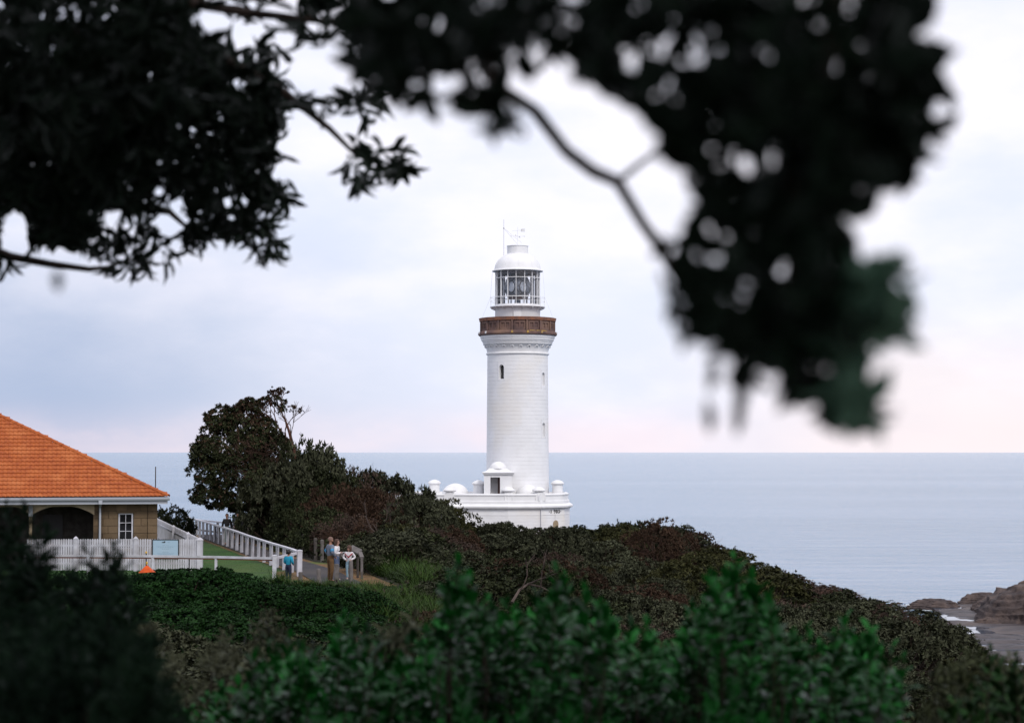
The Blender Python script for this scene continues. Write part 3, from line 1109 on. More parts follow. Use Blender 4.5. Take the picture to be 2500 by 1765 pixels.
    def pier(x, y, ang, tabs=(0,), tall=0.0, cyl=False):
        c = Vector((CX + x, CY + y, 0))
        if cyl:
            p = MB().lathe([(.0, zled), (.66, zled), (.66, zled + .28), (.52, zled + .3), (.50, zcap + .78)], c, 32).build('pier', W_, base, True)
            top = zcap + .76
        else:
            p = MB().lathe([(.1, zled), (.43, zled), (.43, zcap + .06), (.38, zcap + .1), (.38, zcap + .2), (.1, zcap + .2)], c, 24).build('pier', W_, base, True)
            top = zcap + .16
        for t in tabs:
            m = Matrix.Translation(c) @ Matrix.Rotation(ang + t, 4, 'Z') @ Matrix.Translation((0, -.46, 0))
            hw_ = .50
            out = [(-hw_, zled - .02)] + [(-hw_ * math.cos(q), zcap - .36 + hw_ * math.sin(q)) for q in np.linspace(0, PI, 13)] + [(hw_, zled - .02)]
            MB().prism(out, .5, m).build('half_round_tab', W_, p)
        MB().lathe([(.3, top - .02), (.50, top), (.61, top + .06), (.64, top + .14), (.59, top + .24), (.44, top + .36), (.22, top + .45), (.02, top + .48)], c, 28).build('cap', W_, p, True)

    xr = lambda px, d: (px - 1263.7) / F * d
    pier(xr(1098, 189.3), -5.05, R(-5))
    pier(-.9, -5.35, R(0), tabs=(R(-5), R(18)))
    pier(2.0, -4.85, R(30), tabs=(R(-8), R(18)))
    pier(3.85, -1.2, R(60), tabs=(), cyl=True)
    pier(xr(983, 193), -1, 0, tabs=(), cyl=False)
    pier(xr(1059, 193), 1, 0, tabs=(), cyl=True)
    pier(xr(1168, 191), -2.6, 0, tabs=(), cyl=True)
    # domes on the terrace
    for px, d, r, hgt in ((1112, -1.2, 1.3, 1.15), (1288, -3.2, 1.15, 1.05), (985, 1.0, 1.2, 1.0)):
        c = (CX + xr(px, 194 + d), CY + d, 0)
        zq = zled
        MB().lathe([(.02, zq + .45 + hgt)] + [(r * math.sin(t), zq + .45 + hgt * math.cos(t)) for t in np.linspace(.15, PI / 2, 9)] + [(r, zq - .2)], c, 36).build('small_dome', W_, base, True)
    # porch
    px_, py_ = CX + xr(1216, 190), CY - 3.9
    za_, zb_ = zled - .1, Wp(1216, 1155, 190)[2]
    hwp = 1.33
    porch = MB()
    dx0, dx1 = CX + xr(1197, 188.8) - px_, CX + xr(1220.5, 188.8) - px_
    zd = Wp(1208, 1165, 188.8)[2]
    yf = py_ - hwp
    porch.box((px_ + (-hwp + dx0) / 2, py_ - .6, (za_ + zb_) / 2), (dx0 + hwp, hwp * 2 - 1.2, zb_ - za_))
    porch.box((px_ + (hwp + dx1) / 2, py_ - .6, (za_ + zb_) / 2), (hwp - dx1, hwp * 2 - 1.2, zb_ - za_))
    porch.box((px_ + (dx0 + dx1) / 2, py_ - .6, (zd + zb_) / 2), (dx1 - dx0, hwp * 2 - 1.2, zb_ - zd))
    porch.box((px_, py_ + hwp - .6, (za_ + zb_) / 2 - .002), (2 * hwp - .01, 1.19, zb_ - za_))
    po = porch.build('porch', WS, base)
    fr = MB()
    zz0, zz1 = zb_, zb_ + .5
    sq = [(-1, -1), (1, -1), (1, 1), (-1, 1)]
    levels = [(hwp + .02, zb_ - .16), (hwp + .1, zb_ - .12), (hwp + .12, zb_), (hwp + .2, zb_ + .03), (hwp + .2, zb_ + .09), (1.15, zb_ + .22), (.95, zb_ + .36), (.86, zb_ + .48)]
    vs, fs = [], []
    for r, z in levels:
        vs += [(px_ + sx * r, py_ - .3 + sy * (r - .28 if r > 1.2 else r - .2), z) for sx, sy in sq]
    for k in range(len(levels) - 1):
        for i in range(4):
            j = (i + 1) % 4
            fs.append((k * 4 + i, k * 4 + j, k * 4 + 4 + j, k * 4 + 4 + i))
    fr.add(vs, fs)
    fr.build('porch_roof', W_, po)
    MB().lathe([(.02, zb_ + 1.12), (.3, zb_ + 1.06), (.55, zb_ + .93), (.76, zb_ + .70), (.83, zb_ + .46), (.80, zb_ + .40)], (px_, py_ - .3, 0), 32).build('porch_dome', W_, po, True)
    # door leaf standing ajar in the opening, and white block lining
    yb = py_ + hwp - 1.2
    for i in range(5):
        for j in range(2):
            w = (dx1 - dx0) / 2
            MB().box((px_ + dx0 + w * (j + .5), yb - .02, za_ + (zd - za_) * (i + .5) / 5), (w - .02, .05, (zd - za_) / 5 - .02)).build('stone', WS, po)
    MB().box((px_ + dx1 - .09, yb - .55, (za_ + zd) / 2 - .03), (.06, .85, zd - za_ - .08), rz=R(14)).build('door', M['dark_red'], po)
    # date cut in the frieze: dots and figures, painted black
    p1, p2 = Vector((*P(2.15, -5.4), 0)), Vector((*P(4.42, -3.1), 0))
    dirv = (p2 - p1).normalized()
    nrm = Vector((dirv.y, -dirv.x, 0))
    ang = math.atan2(dirv.y, dirv.x)
    mid = p1 + dirv * ((p2 - p1).length * .60)
    cu = bpy.data.curves.new('date', 'FONT')
    cu.body = '\u00b71 903\u00b7'
    cu.size = .46
    cu.extrude = .02
    cu.offset = .012
    cu.align_x = 'CENTER'
    cu.space_character = 1.3
    to = bpy.data.objects.new('tmp_date', cu)
    COL.objects.link(to)
    dg = bpy.context.evaluated_depsgraph_get()
    me = bpy.data.meshes.new_from_object(to.evaluated_get(dg))
    bpy.data.objects.remove(to, do_unlink=True)
    zt_ = zcor - .62
    tm = Matrix.Translation(mid + nrm * .055 + Vector((0, 0, zt_ - .06))) @ Matrix.Rotation(ang, 4, 'Z') @ Matrix.Rotation(PI / 2, 4, 'X')
    me.transform(Matrix.Translation((-CX, -CY, -Z0)) @ tm)
    me.materials.clear()
    me.materials.append(M['black'])
    me.name = 'date_lettering'
    lo = link('date_lettering', me, base)
    # wide stroke figures
    MB().tube([mid + nrm * .06 + Vector((0, 0, zt_ - .1)), mid + nrm * .06 + Vector((0, 0, zf(1271)))], .012, .012, 4).build('conduit', M['white_timber'], base)
    # round-headed doorway below the date, sandstone coloured boards in the head
    mt = Matrix.Translation(mid + nrm * .03 + dirv * .1) @ Matrix.Rotation(ang, 4, 'Z')
    out = [(-.36, Z0 + .1)] + [(-.36 * math.cos(q), zf(1271) - .36 + .36 * math.sin(q)) for q in np.linspace(0, PI, 13)] + [(.36, Z0 + .1)]
    MB().prism(out, -.03, mt).build('arched_door', M['post_cream'], base)
    # downpipes
    for q, off in ((P(2.15, -5.4), .08),):
        MB().tube([(q[0] + .02, q[1] - off, zcor - .3), (q[0] + .02, q[1] - off, Z0 - .5)], .05, .05, 8).build('downpipe', M['white_timber'], base)
    # slender rod at the left of the terrace
    rx = Wp(1029, 1190, 192)
    MB().tube([(rx[0], 192, zled - .2), (rx[0], 192, Wp(1029, 1181, 192)[2])], .03, .025, 5).build('rod', M['dark_metal'], base)


build_lighthouse()


# ------------------------------------------------------------------ cottage
def build_cottage():
    YF = 95.0
    xc = Wp(383, 1300, YF)[0]                 # right-hand wall corner
    x_end = -33.0                             # left end, outside the frame
    yb = YF + 11.5
    ct = empty('cottage', (xc, YF, FLAT), 'sandstone cottage with an orange tiled roof and white gutter at the left edge', 'cottage')
    z_eave = Wp(400, 1216, 94.4)[2]
    x_eave = Wp(402, 1213, 94.4)[0]
    y_eave = 94.4
    pitch = R(34.7)
    run_y = 6.3
    rise = run_y * math.tan(pitch)
    run_x = 9.85 * run_y / 6.0 * .86
    z_tile0 = z_eave + .07
    # roof planes under the tiles
    yb_e = y_eave + 2 * run_y
    hx = x_eave - run_x
    roof = MB()
    zr = z_tile0 - .05
    A, B_, C_, D_ = (x_eave, y_eave, zr), (x_eave, yb_e, zr), (x_end - .6, yb_e, zr), (x_end - .6, y_eave, zr)
    E, G = (hx, y_eave + run_y, zr + rise), (x_end - .6, y_eave + run_y, zr + rise)
    roof.add([A, B_, C_, D_, E, G], [(0, 4, 5, 3), (0, 1, 4), (1, 2, 5, 4), (3, 5, 2), (3, 2, 1, 0)])
    ro = roof.build('roof', M['tile_dark'], ct)
    # tiles
    exp, tw = .318, .205
    tl = exp + .06
    prof = []
    for i in range(7):
        t = i / 6
        prof.append((t * tw - tw / 2 + .002,   .026 * (math.cos(2 * PI * (t - .3)) * .5 + .5) + (.010 if t > .85 else 0)))
    th = .035
    vs, fs = [], []
    for (y, lift) in ((0.0, .050), (tl, .006)):
        for x, z in prof:
            vs.append((x * 1.02, y, z + lift))
    n = len(prof)
    for x, z in prof:
        vs.append((x * 1.02, 0.0, z + .050 - th))
    for i in range(n - 1):
        fs.append((i, i + 1, n + i + 1, n + i))
        fs.append((i + 1, i, 2 * n + i, 2 * n + i + 1))
    tile_me = MB().add(vs, fs).mesh('tile', M['tile'], smooth=True)
    rows = int(round((run_y / math.cos(pitch)) / exp))
    rot = Matrix.Rotation(pitch, 4, 'X')
    spots = []
    for k in range(rows):
        s = k * exp
        y = y_eave - .05 + s * math.cos(pitch)
        z = z_tile0 + s * math.sin(pitch)
        hipx = x_eave - run_x * (s * math.cos(pitch)) / run_y
        nx = int((x_eave - (x_end + .2)) / tw)
        for i in range(nx):
            x = x_eave - (i + .5) * tw - .02
            if x > hipx - .04 - tw * .3:
                continue
            ppx, ppy = pix(x, y, z)
            spots.append((x, y, z, ppx))
    vis = [q for q in spots if q[3] > -4]
    vis.sort(key=lambda q: -q[3] - 0 * q[2])
    ind, rest = vis[:300], vis[300:] + [q for q in spots if q[3] <= -4 and q[0] > Wp(-140, 1100, 97)[0]]
    b0 = base_of(ro)
    for x, y, z, _ in ind:
        o = link('tile', tile_me, ro)
        o.matrix_local = Matrix.Translation(Vector((x, y, z + rng.uniform(-.003, .003))) - b0) @ rot @ Matrix.Rotation(rng.uniform(-.012, .012), 4, 'Z')
    mb = MB()
    for x, y, z, _ in rest:
        m = Matrix.Translation((x, y, z + rng.uniform(-.003, .003))) @ rot @ Matrix.Rotation(rng.uniform(-.012, .012), 4, 'Z')
        mb.add([m @ Vector(p) for p in vs], fs)
    rs = mb.build('tile_field', M['tile'], ro, smooth=True)
    rs['kind'] = 'stuff'
    # hip tiles
    a, e = Vector((x_eave + .02, y_eave - .05, z_tile0 + .05)), Vector((hx, y_eave + run_y, z_tile0 + rise + .05))
    L_ = (e - a).length
    nh = int(L_ / .36)
    dv = (e - a).normalized()
    side = dv.cross(Vector((0, 0, 1))).normalized()
    up = side.cross(dv).normalized()
    for i in range(nh):
        p0, p1 = a + dv * (i * .36 - .03), a + dv * (i * .36 + .36)
        vv, ff = [], []
        for p, r in ((p0, .125), (p1, .105)):
            for q in np.linspace(-.1 * PI, 1.1 * PI, 8):
                vv.append(p + side * (r * math.cos(q)) + up * (r * .8 * math.sin(q) - .015))
            for q in np.linspace(1.1 * PI, -.1 * PI, 8):
                vv.append(p + side * ((r - .02) * math.cos(q)) + up * ((r - .02) * .8 * math.sin(q) - .015))
        for k in range(16):
            j = (k + 1) % 16
            ff.append((k, j, 16 + j, 16 + k))
        ff.append(tuple(range(15, -1, -1)))
        MB().add(vv, ff).build('ridge_tile', M['tile'], ro, smooth=False)
    # gutter, fascia, soffit
    g = MB()
    xl = x_end - .5
    gp_ = [(-.0, .06), (-.0, -.07), (-.05, -.11), (-.11, -.09), (-.14, -.02), (-.14, .03), (-.125, .03), (-.125, -.015), (-.1, -.075), (-.05, -.095), (-.015, -.06), (-.015, .06)]
    vv, ff = [], []
    for x in (xl, x_eave + .09):
        for y, z in gp_:
            vv.append((x, y_eave + y, z_eave + z))
    m_ = len(gp_)
    for k in range(m_):
        j = (k + 1) % m_
        ff.append((k, j, m_ + j, m_ + k))
    ff.append(tuple(range(m_, 2 * m_)))
    g.add(vv, ff).build('gutter', M['gutter'], ct)
    MB().box(((xl + x_eave) / 2, y_eave + .02, z_eave - .16), (x_eave - xl, .03, .22)).build('fascia', M['gutter'], ct)
    MB().box((x_eave - .02, (y_eave + yb_e) / 2 + .04, z_eave - .1), (.03, yb_e - y_eave - .1, .24)).build('fascia', M['gutter'], ct)
    MB().box(((xl + x_eave) / 2 - .05, (y_eave + YF) / 2 + .06, z_eave - .245), (x_eave - xl - .1, YF - y_eave + .06, .02)).build('soffit', M['post_cream'], ct)
    # walls
    zt = z_eave - .26
    xv = Wp(233, 1300, YF)[0]                 # veranda edge
    wl = MB()
    xw0, xw1 = Wp(290.5, 1300, YF)[0], Wp(325.5, 1300, YF)[0]
    zw0, zw1 = Wp(300, 1311, YF)[2], Wp(300, 1252, YF)[2]
    zw0 -= .55
    d_ = .4
    wl.box(((xv + xw0) / 2, YF + d_ / 2 + .03, (FLAT + zt) / 2 - .1), (xw0 - xv, d_, zt - FLAT + .2))
    wl.box(((xc + xw1) / 2, YF + d_ / 2 + .03, (FLAT + zt) / 2 - .1), (xc - xw1, d_, zt - FLAT + .2))
    wl.box(((xw0 + xw1) / 2, YF + d_ / 2 + .03, (zw1 + zt) / 2), (xw1 - xw0, d_, zt - zw1))
    wl.box(((xw0 + xw1) / 2, YF + d_ / 2 + .03, (FLAT + zw0) / 2 - .1), (xw1 - xw0, d_, zw0 - FLAT + .2))
    wall = wl.build('wall', M['mortar'], ct)
    MB().box((xc - .2, (YF + yb) / 2 + .3, (FLAT + zt) / 2 - .1), (.4, yb - YF - .3, zt - FLAT + .2)).build('wall', M['mortar'], ct)
    MB().box((xv + .2 - .02, YF + 2.0, (FLAT + zt) / 2 - .1), (.4, 3.1, zt - FLAT + .2)).build('wall', M['timber_and_shade'], ct)
    MB().box(((x_end + xv) / 2, YF + 3.6, (FLAT + zt) / 2 - .1), (xv - x_end + .3, .35, zt - FLAT + .2)).build('wall', M['timber_and_shade'], ct)  # dark colour stands in for the deep shade inside the veranda
    MB().box(((x_end + xc) / 2, yb - .2, (FLAT + zt) / 2 - .1), (xc - x_end, .4, zt - FLAT + .2)).build('wall', M['mortar'], ct)
    MB().box((x_end + .2, (YF + 3.6 + yb) / 2, (FLAT + zt) / 2 - .1), (.4, yb - YF - 3.6, zt - FLAT + .2)).build('wall', M['mortar'], ct)
    MB().box(((x_end + xv) / 2, YF + 1.9, FLAT - .02), (xv - x_end, 3.6, .24)).build('veranda_floor', M['timber_and_shade'], ct)
    MB().box(((x_end + xv) / 2, YF + 1.9, zt + .02), (xv - x_end + .3, 3.7, .05)).build('veranda_ceiling', M['timber_and_shade'], ct)
    # dressed blocks laid on the wall face, larger quoins at the corner
    nr = 8
    hrow = (zt - FLAT) / nr
    xq = Wp(360, 1300, YF)[0]
    for r in range(nr):
        z0 = FLAT + r * hrow
        segs = []
        cuts = [xv, xw0, xw1, xq]
        def fill(x0, x1):
            x = x0
            first = True
            while x < x1 - .02:
                w = rng.uniform(.5, .8) * (.6 if first and r % 2 else 1)
                first = False
                if x1 - (x + w) < .28:
                    w = x1 - x
                segs.append((x, x + w))
                x += w
        if zw0 - .1 < z0 + hrow * .5 < zw1 + .05:
            fill(xv, xw0 - .02)
            fill(xw1 + .02, xq)
        else:
            fill(xv, xq)
        for x0, x1 in segs:
            MB().box(((x0 + x1) / 2, YF + .005, z0 + hrow / 2), (x1 - x0 - .02, .09 + rng.uniform(-.012, .012), hrow - .018)).build('stone', M['stone'], wall)
        w = xc - xq
        MB().box(((xq + xc) / 2 + .015, YF + .0, z0 + hrow / 2), (w, .14, hrow - .018)).build('quoin_stone', M['stone'], wall)
        MB().box((xv + .06, YF - .015, z0 + hrow / 2), (.2, .14, hrow - .018)).build('quoin_stone', M['stone'], wall)
    # window: frame, muntins, six and more panes
    yw = YF + .06
    ww, wh = xw1 - xw0, zw1 - zw0
    fm = MB()
    for x in (xw0 + .035, xw1 - .035):
        fm.box((x, yw - .03, (zw0 + zw1) / 2), (.07, .1, wh))
    fm.box(((xw0 + xw1) / 2, yw - .03, zw1 - .03), (ww - .14, .1, .06))
    fm.box(((xw0 + xw1) / 2, yw - .03, zw0 + .03), (ww - .14, .1, .06))
    win = fm.build('window', M['white_timber'], wall)
    MB().box(((xw0 + xw1) / 2, yw - .03, (zw0 + zw1) / 2), (.03, .06, wh - .12)).build('muntin', M['white_timber'], win)
    nrow = 4
    for i in range(1, nrow):
        for x in (xw0 + ww * .29, xw0 + ww * .71):
            MB().box((x, yw - .03, zw1 - .06 - (wh - .12) * i / nrow), (ww * .36, .05, .03)).build('muntin', M['white_timber'], win)
    for i in range(nrow):
        for sx in (.29, .71):
            MB().box((xw0 + ww * sx, yw + .01, zw1 - .06 - (wh - .12) * (i + .5) / nrow), (ww * .37, .012, (wh - .12) / nrow - .03)).build('pane', M['dark_glass'], win)
    MB().box(((xw0 + xw1) / 2, YF - .02, zw0 - .05), (ww + .1, .2, .1)).build('sill', M['stone'], win)
    MB().box(((xw0 + xw1) / 2, YF - .02, zw1 + .07), (ww + .16, .12, .14)).build('lintel', M['stone'], wall)
    # downpipe
    xd = Wp(245.5, 1300, YF - .1)[0]
    dp = MB().tube([(xd, y_eave - .03, z_eave - .1), (xd, y_eave + .1, z_eave - .28), (xd, YF - .14, z_eave - .42), (xd, YF - .14, FLAT)], .055, .055, 10).build('downpipe', M['gutter'], ct, True)
    MB().box((xd, y_eave - .03, z_eave - .17), (.17, .16, .2)).build('rain_head', M['gutter'], dp)
    # veranda posts, beam, curved brackets
    bz = z_eave - .30
    MB().box(((x_end + xv) / 2, YF - .08, bz - .02), (xv - x_end, .12, .12)).build('beam', M['post_cream'], ct)
    for px in (82, -70):
        xp = Wp(px, 1300, YF - .08)[0]
        po = MB().tube([(xp, YF - .08, FLAT), (xp, YF - .08, FLAT + 1.1), (xp, YF - .08, FLAT + 1.2), (xp, YF - .08, bz)], .075, .075, 10).build('veranda_post', M['post_cream'], ct)
        MB().box((xp, YF - .08, bz - .28), (.19, .19, .5)).build('post_head', M['gutter'], po)
        for s in (-1, 1):
            x_to = xv if (s > 0 and px == 82) else xp + s * 2.0
            out = []
            span_ = (x_to - xp)
            ts = np.linspace(0, 1, 10)
            top = [(xp + span_ * t, bz - .03) for t in ts]
            half = [(xp + span_ * .5 * t, bz - .06 - .42 * (1 - math.sin(t * PI / 2)) ** 1.3) for t in ts]
            mt = Matrix.Translation((0, YF - .1, 0))
            MB().prism([(x, z) for x, z in half] + [(xp + span_ * .5, bz - .03), (xp, bz - .03)], .05, mt).build('bracket', M['post_cream'], po)
            if s > 0 and px == 82:
                MB().prism([(x_to - (x - xp), z) for x, z in half] + [(x_to - span_ * .5, bz - .03), (x_to, bz - .03)], .05, mt).build('bracket', M['post_cream'], po)
    # dark door and window under the veranda
    MB().box((xv - 1.9, YF + 3.4, FLAT + 1.15), (.95, .08, 2.1)).build('door', M['dark_metal'], ct)
    MB().box((xv - 4.2, YF + 3.41, FLAT + 1.5), (.9, .06, 1.4)).build('window', M['dark_glass'], ct)
    ct.rotation_euler = (0, 0, R(13))


build_cottage()
p = Wp(380, 1139, 109)
g = gz1(p[0], 109)
o = MB().tube([(p[0], 109, g - .1), (p[0], 109, (g + p[2]) / 2), (p[0], 109, p[2])], .045, .03, 6).build('slender_pole', M['timber_and_shade'])
tag(o, 'thin dark bare pole rising behind the orange roof corner', 'pole')
# ------------------------------------------------------------------ picket fence
def picket_mesh(w, h, t=.022):
    out = [(-w / 2, 0), (w / 2, 0), (w / 2, h - .05), (w * .25, h - .012), (0, h), (-w * .25, h - .012), (-w / 2, h - .05)]
    return MB().prism(out, t, Matrix.Identity(4)).mesh('picket', M['white_timber'])


def post_mesh(name, w, h, cap, mat):
    mb = MB().box((0, 0, (h - cap) / 2), (w, w, h - cap))
    b = w / 2 + .012
    z = h - cap
    mb.add([(-b, -b, z - .02), (b, -b, z - .02), (b, b, z - .02), (-b, b, z - .02), (-b, -b, z + .03), (b, -b, z + .03), (b, b, z + .03), (-b, b, z + .03), (0, 0, h)],
           [(3, 2, 1, 0), (0, 1, 5, 4), (1, 2, 6, 5), (2, 3, 7, 6), (3, 0, 4, 7), (4, 5, 8), (5, 6, 8), (6, 7, 8), (7, 4, 8)])
    return mb.mesh(name, mat)


def put(name, me, parent, loc, rz=0.0):
    o = link(name, me, parent)
    o.matrix_local = Matrix.Translation(Vector(loc) - base_of(parent)) @ Matrix.Rotation(rz, 4, 'Z')
    return o


YP = 88.0
corner = Vector((Wp(488, 1350, YP)[0], YP))
htop = Wp(300, 1315, YP)[2] - FLAT
pf = empty('picket_fence', (corner.x - 3, YP, FLAT), 'white picket fence with pointed post enclosing the cottage yard', 'picket fence')
pk = picket_mesh(.082, htop - .05)
pw = post_mesh('fence_post', .15, htop + .12, .12, M['white_timber'])
pcn = post_mesh('fence_post', .24, htop + .08, .14, M['white_timber'])
step = .1055
xL = Wp(60, 1350, YP)[0]
n = int((corner.x - .14 - xL) / step)
for i in range(n):
    x = corner.x - .19 - i * step
    if abs(x - Wp(333.5, 1300, YP)[0]) < .06 or abs(x - Wp(186, 1300, YP)[0]) < .06:
        put('fence_post', pw, pf, (x, YP - .02, FLAT))
        continue
    put('picket', pk, pf, (x, YP - .022, FLAT + .05 + rng.uniform(-.008, .008)))
put('fence_post', pcn, pf, (corner.x, YP, FLAT))
for z in (.35, htop - .3):
    MB().span((xL, YP + .035, FLAT + z), (corner.x - .1, YP + .035, FLAT + z), .04, .09).build('rail', M['white_timber'], pf)
cfar = Vector((Wp(383.5, 1265, 115)[0], 115))
dv = (cfar - corner).normalized()
Ls = (cfar - corner).length
az = math.atan2(dv.y, dv.x)
pk2 = picket_mesh(.10, htop - .03)
for i in range(1, int(Ls / .20)):
    p = corner + dv * (i * .20)
    put('picket', pk2, pf, (p.x, p.y, FLAT + .05 + rng.uniform(-.01, .01)), az)
nrm = Vector((-dv.y, dv.x))
for z in (.35, htop - .3):
    a, b = corner + nrm * .05, cfar + nrm * .05
    MB().span((a.x, a.y, FLAT + z), (b.x, b.y, FLAT + z), .04, .09).build('rail', M['white_timber'], pf)
for t in (.18, .5, .98):
    p = corner + dv * Ls * t + nrm * .1
    put('fence_post', pw, pf, (p.x, p.y, FLAT), az)

# info panel on the fence
xa, xb = Wp(371.5, 1340, YP - .06)[0], Wp(437, 1340, YP - .06)[0]
zt = Wp(400, 1316, YP - .06)[2]
sg = empty('information_sign', ((xa + xb) / 2, YP - .06, zt - .84), 'pale blue information panel in a dark frame hung on the picket fence', 'sign')
w = xb - xa
yq = YP - .06
MB().box(((xa + xb) / 2, yq, zt - .42), (w - .06, .02, .78)).build('panel', M['sign_blue'], sg)
fr = MB()
for x in (xa + .0175, xb - .0175):
    fr.box((x, yq - .005, zt - .42), (.035, .04, .84))
for z in (zt - .0175, zt - .8225):
    fr.box(((xa + xb) / 2, yq - .005, z), (w - .07, .04, .035))
fr.build('frame', M['black'], sg)
xm = (xa + xb) / 2
lg = MB()
lg.prism([(-.10, -.02), (.02, -.03), (.08, .0), (.05, .03), (.075, .055), (.03, .05), (0, .015), (-.06, .01)], -.004, Matrix.Translation((xm - .08, yq - .0105, zt - .13)))
lg.build('emblem', M['black'], sg)
lt = MB()
for z, ww in ((.12, .10), (.145, .12), (.265, .3), (.32, .84), (.345, .7), (.41, .5), (.43, .32), (.55, .26), (.575, .3), (.62, .76), (.65, .7), (.68, .5), (.74, .62), (.76, .55)):
    x = xm + (.14 if z < .2 else 0)
    k = max(1, int(ww / .07))
    for i in range(k):
        a = x - ww / 2 + ww * i / k
        lt.box((a + ww / k * .45, yq - .0112, zt - z), (ww / k * rng.uniform(.55, .9), .003, .011))
lt.build('print', M['sign_print'], sg)

# marker poles with amber caps, orange peaked marker
for px, py, d, lab in ((357, 1345, 86.2, 'taller black stake with amber cap beside the orange marker'), (462, 1358, 86, 'shorter black stake with amber cap right of the blue panel')):
    x, _, z = Wp(px, py, d)
    st = empty('marker_stake', (x, d, FLAT), lab, 'stake', 'black stakes with amber caps')
    MB().tube([(x, d, FLAT - .1), (x, d, z - .09)], .028, .028, 8).build('stake_shaft', M['black'], st)
    MB().lathe([(.0, z), (.035, z - .02), (.05, z - .06), (.035, z - .1), (0, z - .1)], (x, d, 0), 10).build('cap', M['amber'], st, True)
x, _, z = Wp(358.5, 1374, 62)
gzz = gz1(x, 62)
om = empty('peaked_marker', (x, 62, gzz), 'orange peaked fabric marker half hidden behind the green hedge', 'marker')
zb_ = z - .30
MB().add([(x, 62, z - .05), (x - .24, 61.86, zb_), (x + .22, 61.84, zb_ + .03), (x + .26, 62.16, zb_), (x - .18, 62.18, zb_ + .02)],
         [(0, 1, 2), (0, 2, 3), (0, 3, 4), (0, 4, 1), (4, 3, 2, 1)]).build('cover', M['orange'], om)
MB().tube([(x, 62, gzz), (x, 62, z - .06)], .03, .02, 6).build('stem', M['black'], om)
MB().lathe([(0, z + .05), (.03, z + .03), (.035, z), (.02, z - .05)], (x + .0, 62, 0), 8).build('finial', M['amber'], om, True)

# ------------------------------------------------------------------ white railing along the path
FX = [400 + q / 4.415 for q in (1440, 1380, 1290, 1150, 1010, 890, 740, 600, 460, 360, 275)][::-1]
FD = [84.7, 87.2, 89.3, 93, 97.4, 101.8, 108.4, 113.8, 120.5, 124.7, 126.5][::-1]
POSTX = [400 + q / 4.415 for q in (320, 358, 396, 433, 475, 513, 558, 604, 650, 695, 745, 797, 848, 905, 965, 1030, 1090, 1165, 1232, 1305, 1390)]
wf = empty('white_railing', (-12, 98, FLAT), 'long white timber railing of close posts curving back along the path', 'railing')
RH = 1.0


def rail_pt(px):
    d = float(np.interp(px, FX, FD))
    return Vector(((px - 1250) / F * d, d, FLAT))


pm = MB().box((0, 0, (RH - .03) / 2 - .02), (.17, .09, RH - .03 + .04)).mesh('post', M['white_timber'])
for px in POSTX:
    p = rail_pt(px)
    q = rail_pt(px + 3) - rail_pt(px - 3)
    o = put('post', pm, wf, p, math.atan2(q.y, q.x) + PI * .80 + rng.uniform(-.05, .05))
endp = rail_pt(400 + 268 / 4.415)
put('end_post', post_mesh('end_post', .24, 1.16, .06, M['white_timber']), wf, endp, .5)
cornerp = Vector((Wp(731, 1400, 84.2)[0], 84.2, FLAT))
put('corner_post', post_mesh('corner_post', .20, 1.14, .05, M['white_timber']), wf, cornerp, .3)
keys = [cornerp] + [rail_pt(px) for px in POSTX[::-1]] + [endp]
for i in range(len(keys) - 1):
    a, b = keys[i] + Vector((0, 0, RH + .02)), keys[i + 1] + Vector((0, 0, RH + .02))
    e = (b - a).normalized() * .004
    MB().span(a + e, b - e, .17, .075).build('top_rail', M['white_timber'], wf)

# low front rail with three posts
ff = empty('front_rail', (-12, 83.5, FLAT), 'low white single rail fence running across the lawn in front of the pickets', 'rail fence')
p1 = Vector((Wp(670, 1400, 82.3)[0], 82.3, FLAT))
put('rounded_post', post_mesh('rounded_post', .165, 1.03, .05, M['white_timber']), ff, p1, .1)
p2 = Vector((Wp(527, 1400, 83.4)[0], 83.4, FLAT))
p3 = Vector((Wp(373, 1400, 84.0)[0], 84.0, FLAT))
p4 = Vector((Wp(215, 1400, 84.3)[0], 84.3, FLAT))
p5 = Vector((Wp(60, 1400, 84.5)[0], 84.5, FLAT))
fm_ = MB().box((0, .02, .42), (.105, .09, .88)).mesh('post', M['white_timber'])
for p in (p2, p3, p4, p5):
    put('post', fm_, ff, p)
ks = [cornerp + Vector((-.09, -.02, .06)), p1, p2, p3, p4, p5]
for i in range(5):
    a, b = ks[i] + Vector((0, 0, .87)), ks[i + 1] + Vector((0, 0, .87))
    if i == 0:
        a.z += .06
    e = (b - a).normalized()
    s = .085 if i <= 1 else .004
    MB().span(a + e * (.085 if i == 1 else .004), b - e * (.085 if i == 0 else .004), .08, .095).build('rail', M['white_timber'], ff)
    if i > 0:
        MB().span(a + e * .09 + Vector((0, .012, -.075)), b - e * .06 + Vector((0, .012, -.075)), .05, .05).build('brown_strip', M['brown_strip'], ff)  # brown strip just below the white rail

# far short rail at the end of the path
fb = empty('far_railing', (-17, 120, FLAT), 'short far white railing at the end of the path behind the walking woman', 'railing')
a, b = Vector(Wp(478, 1268.5, 126)), Vector(Wp(580, 1279, 117.5))
MB().span(a, b, .10, .09).build('rail', M['white_timber'], fb)
for t in (.02, .54, .86):
    p = a.lerp(b, t)
    MB().box((p.x, p.y + .06, (p.z - .05 + FLAT) / 2 - .1), (.15, .09, p.z - .05 - FLAT + .2)).build('post', M['white_timber'], fb)
MB().span(a + Vector((0, .02, -.62)), b + Vector((0, .02, -.62)), .06, .10).build('lower_rail', M['timber'], fb)

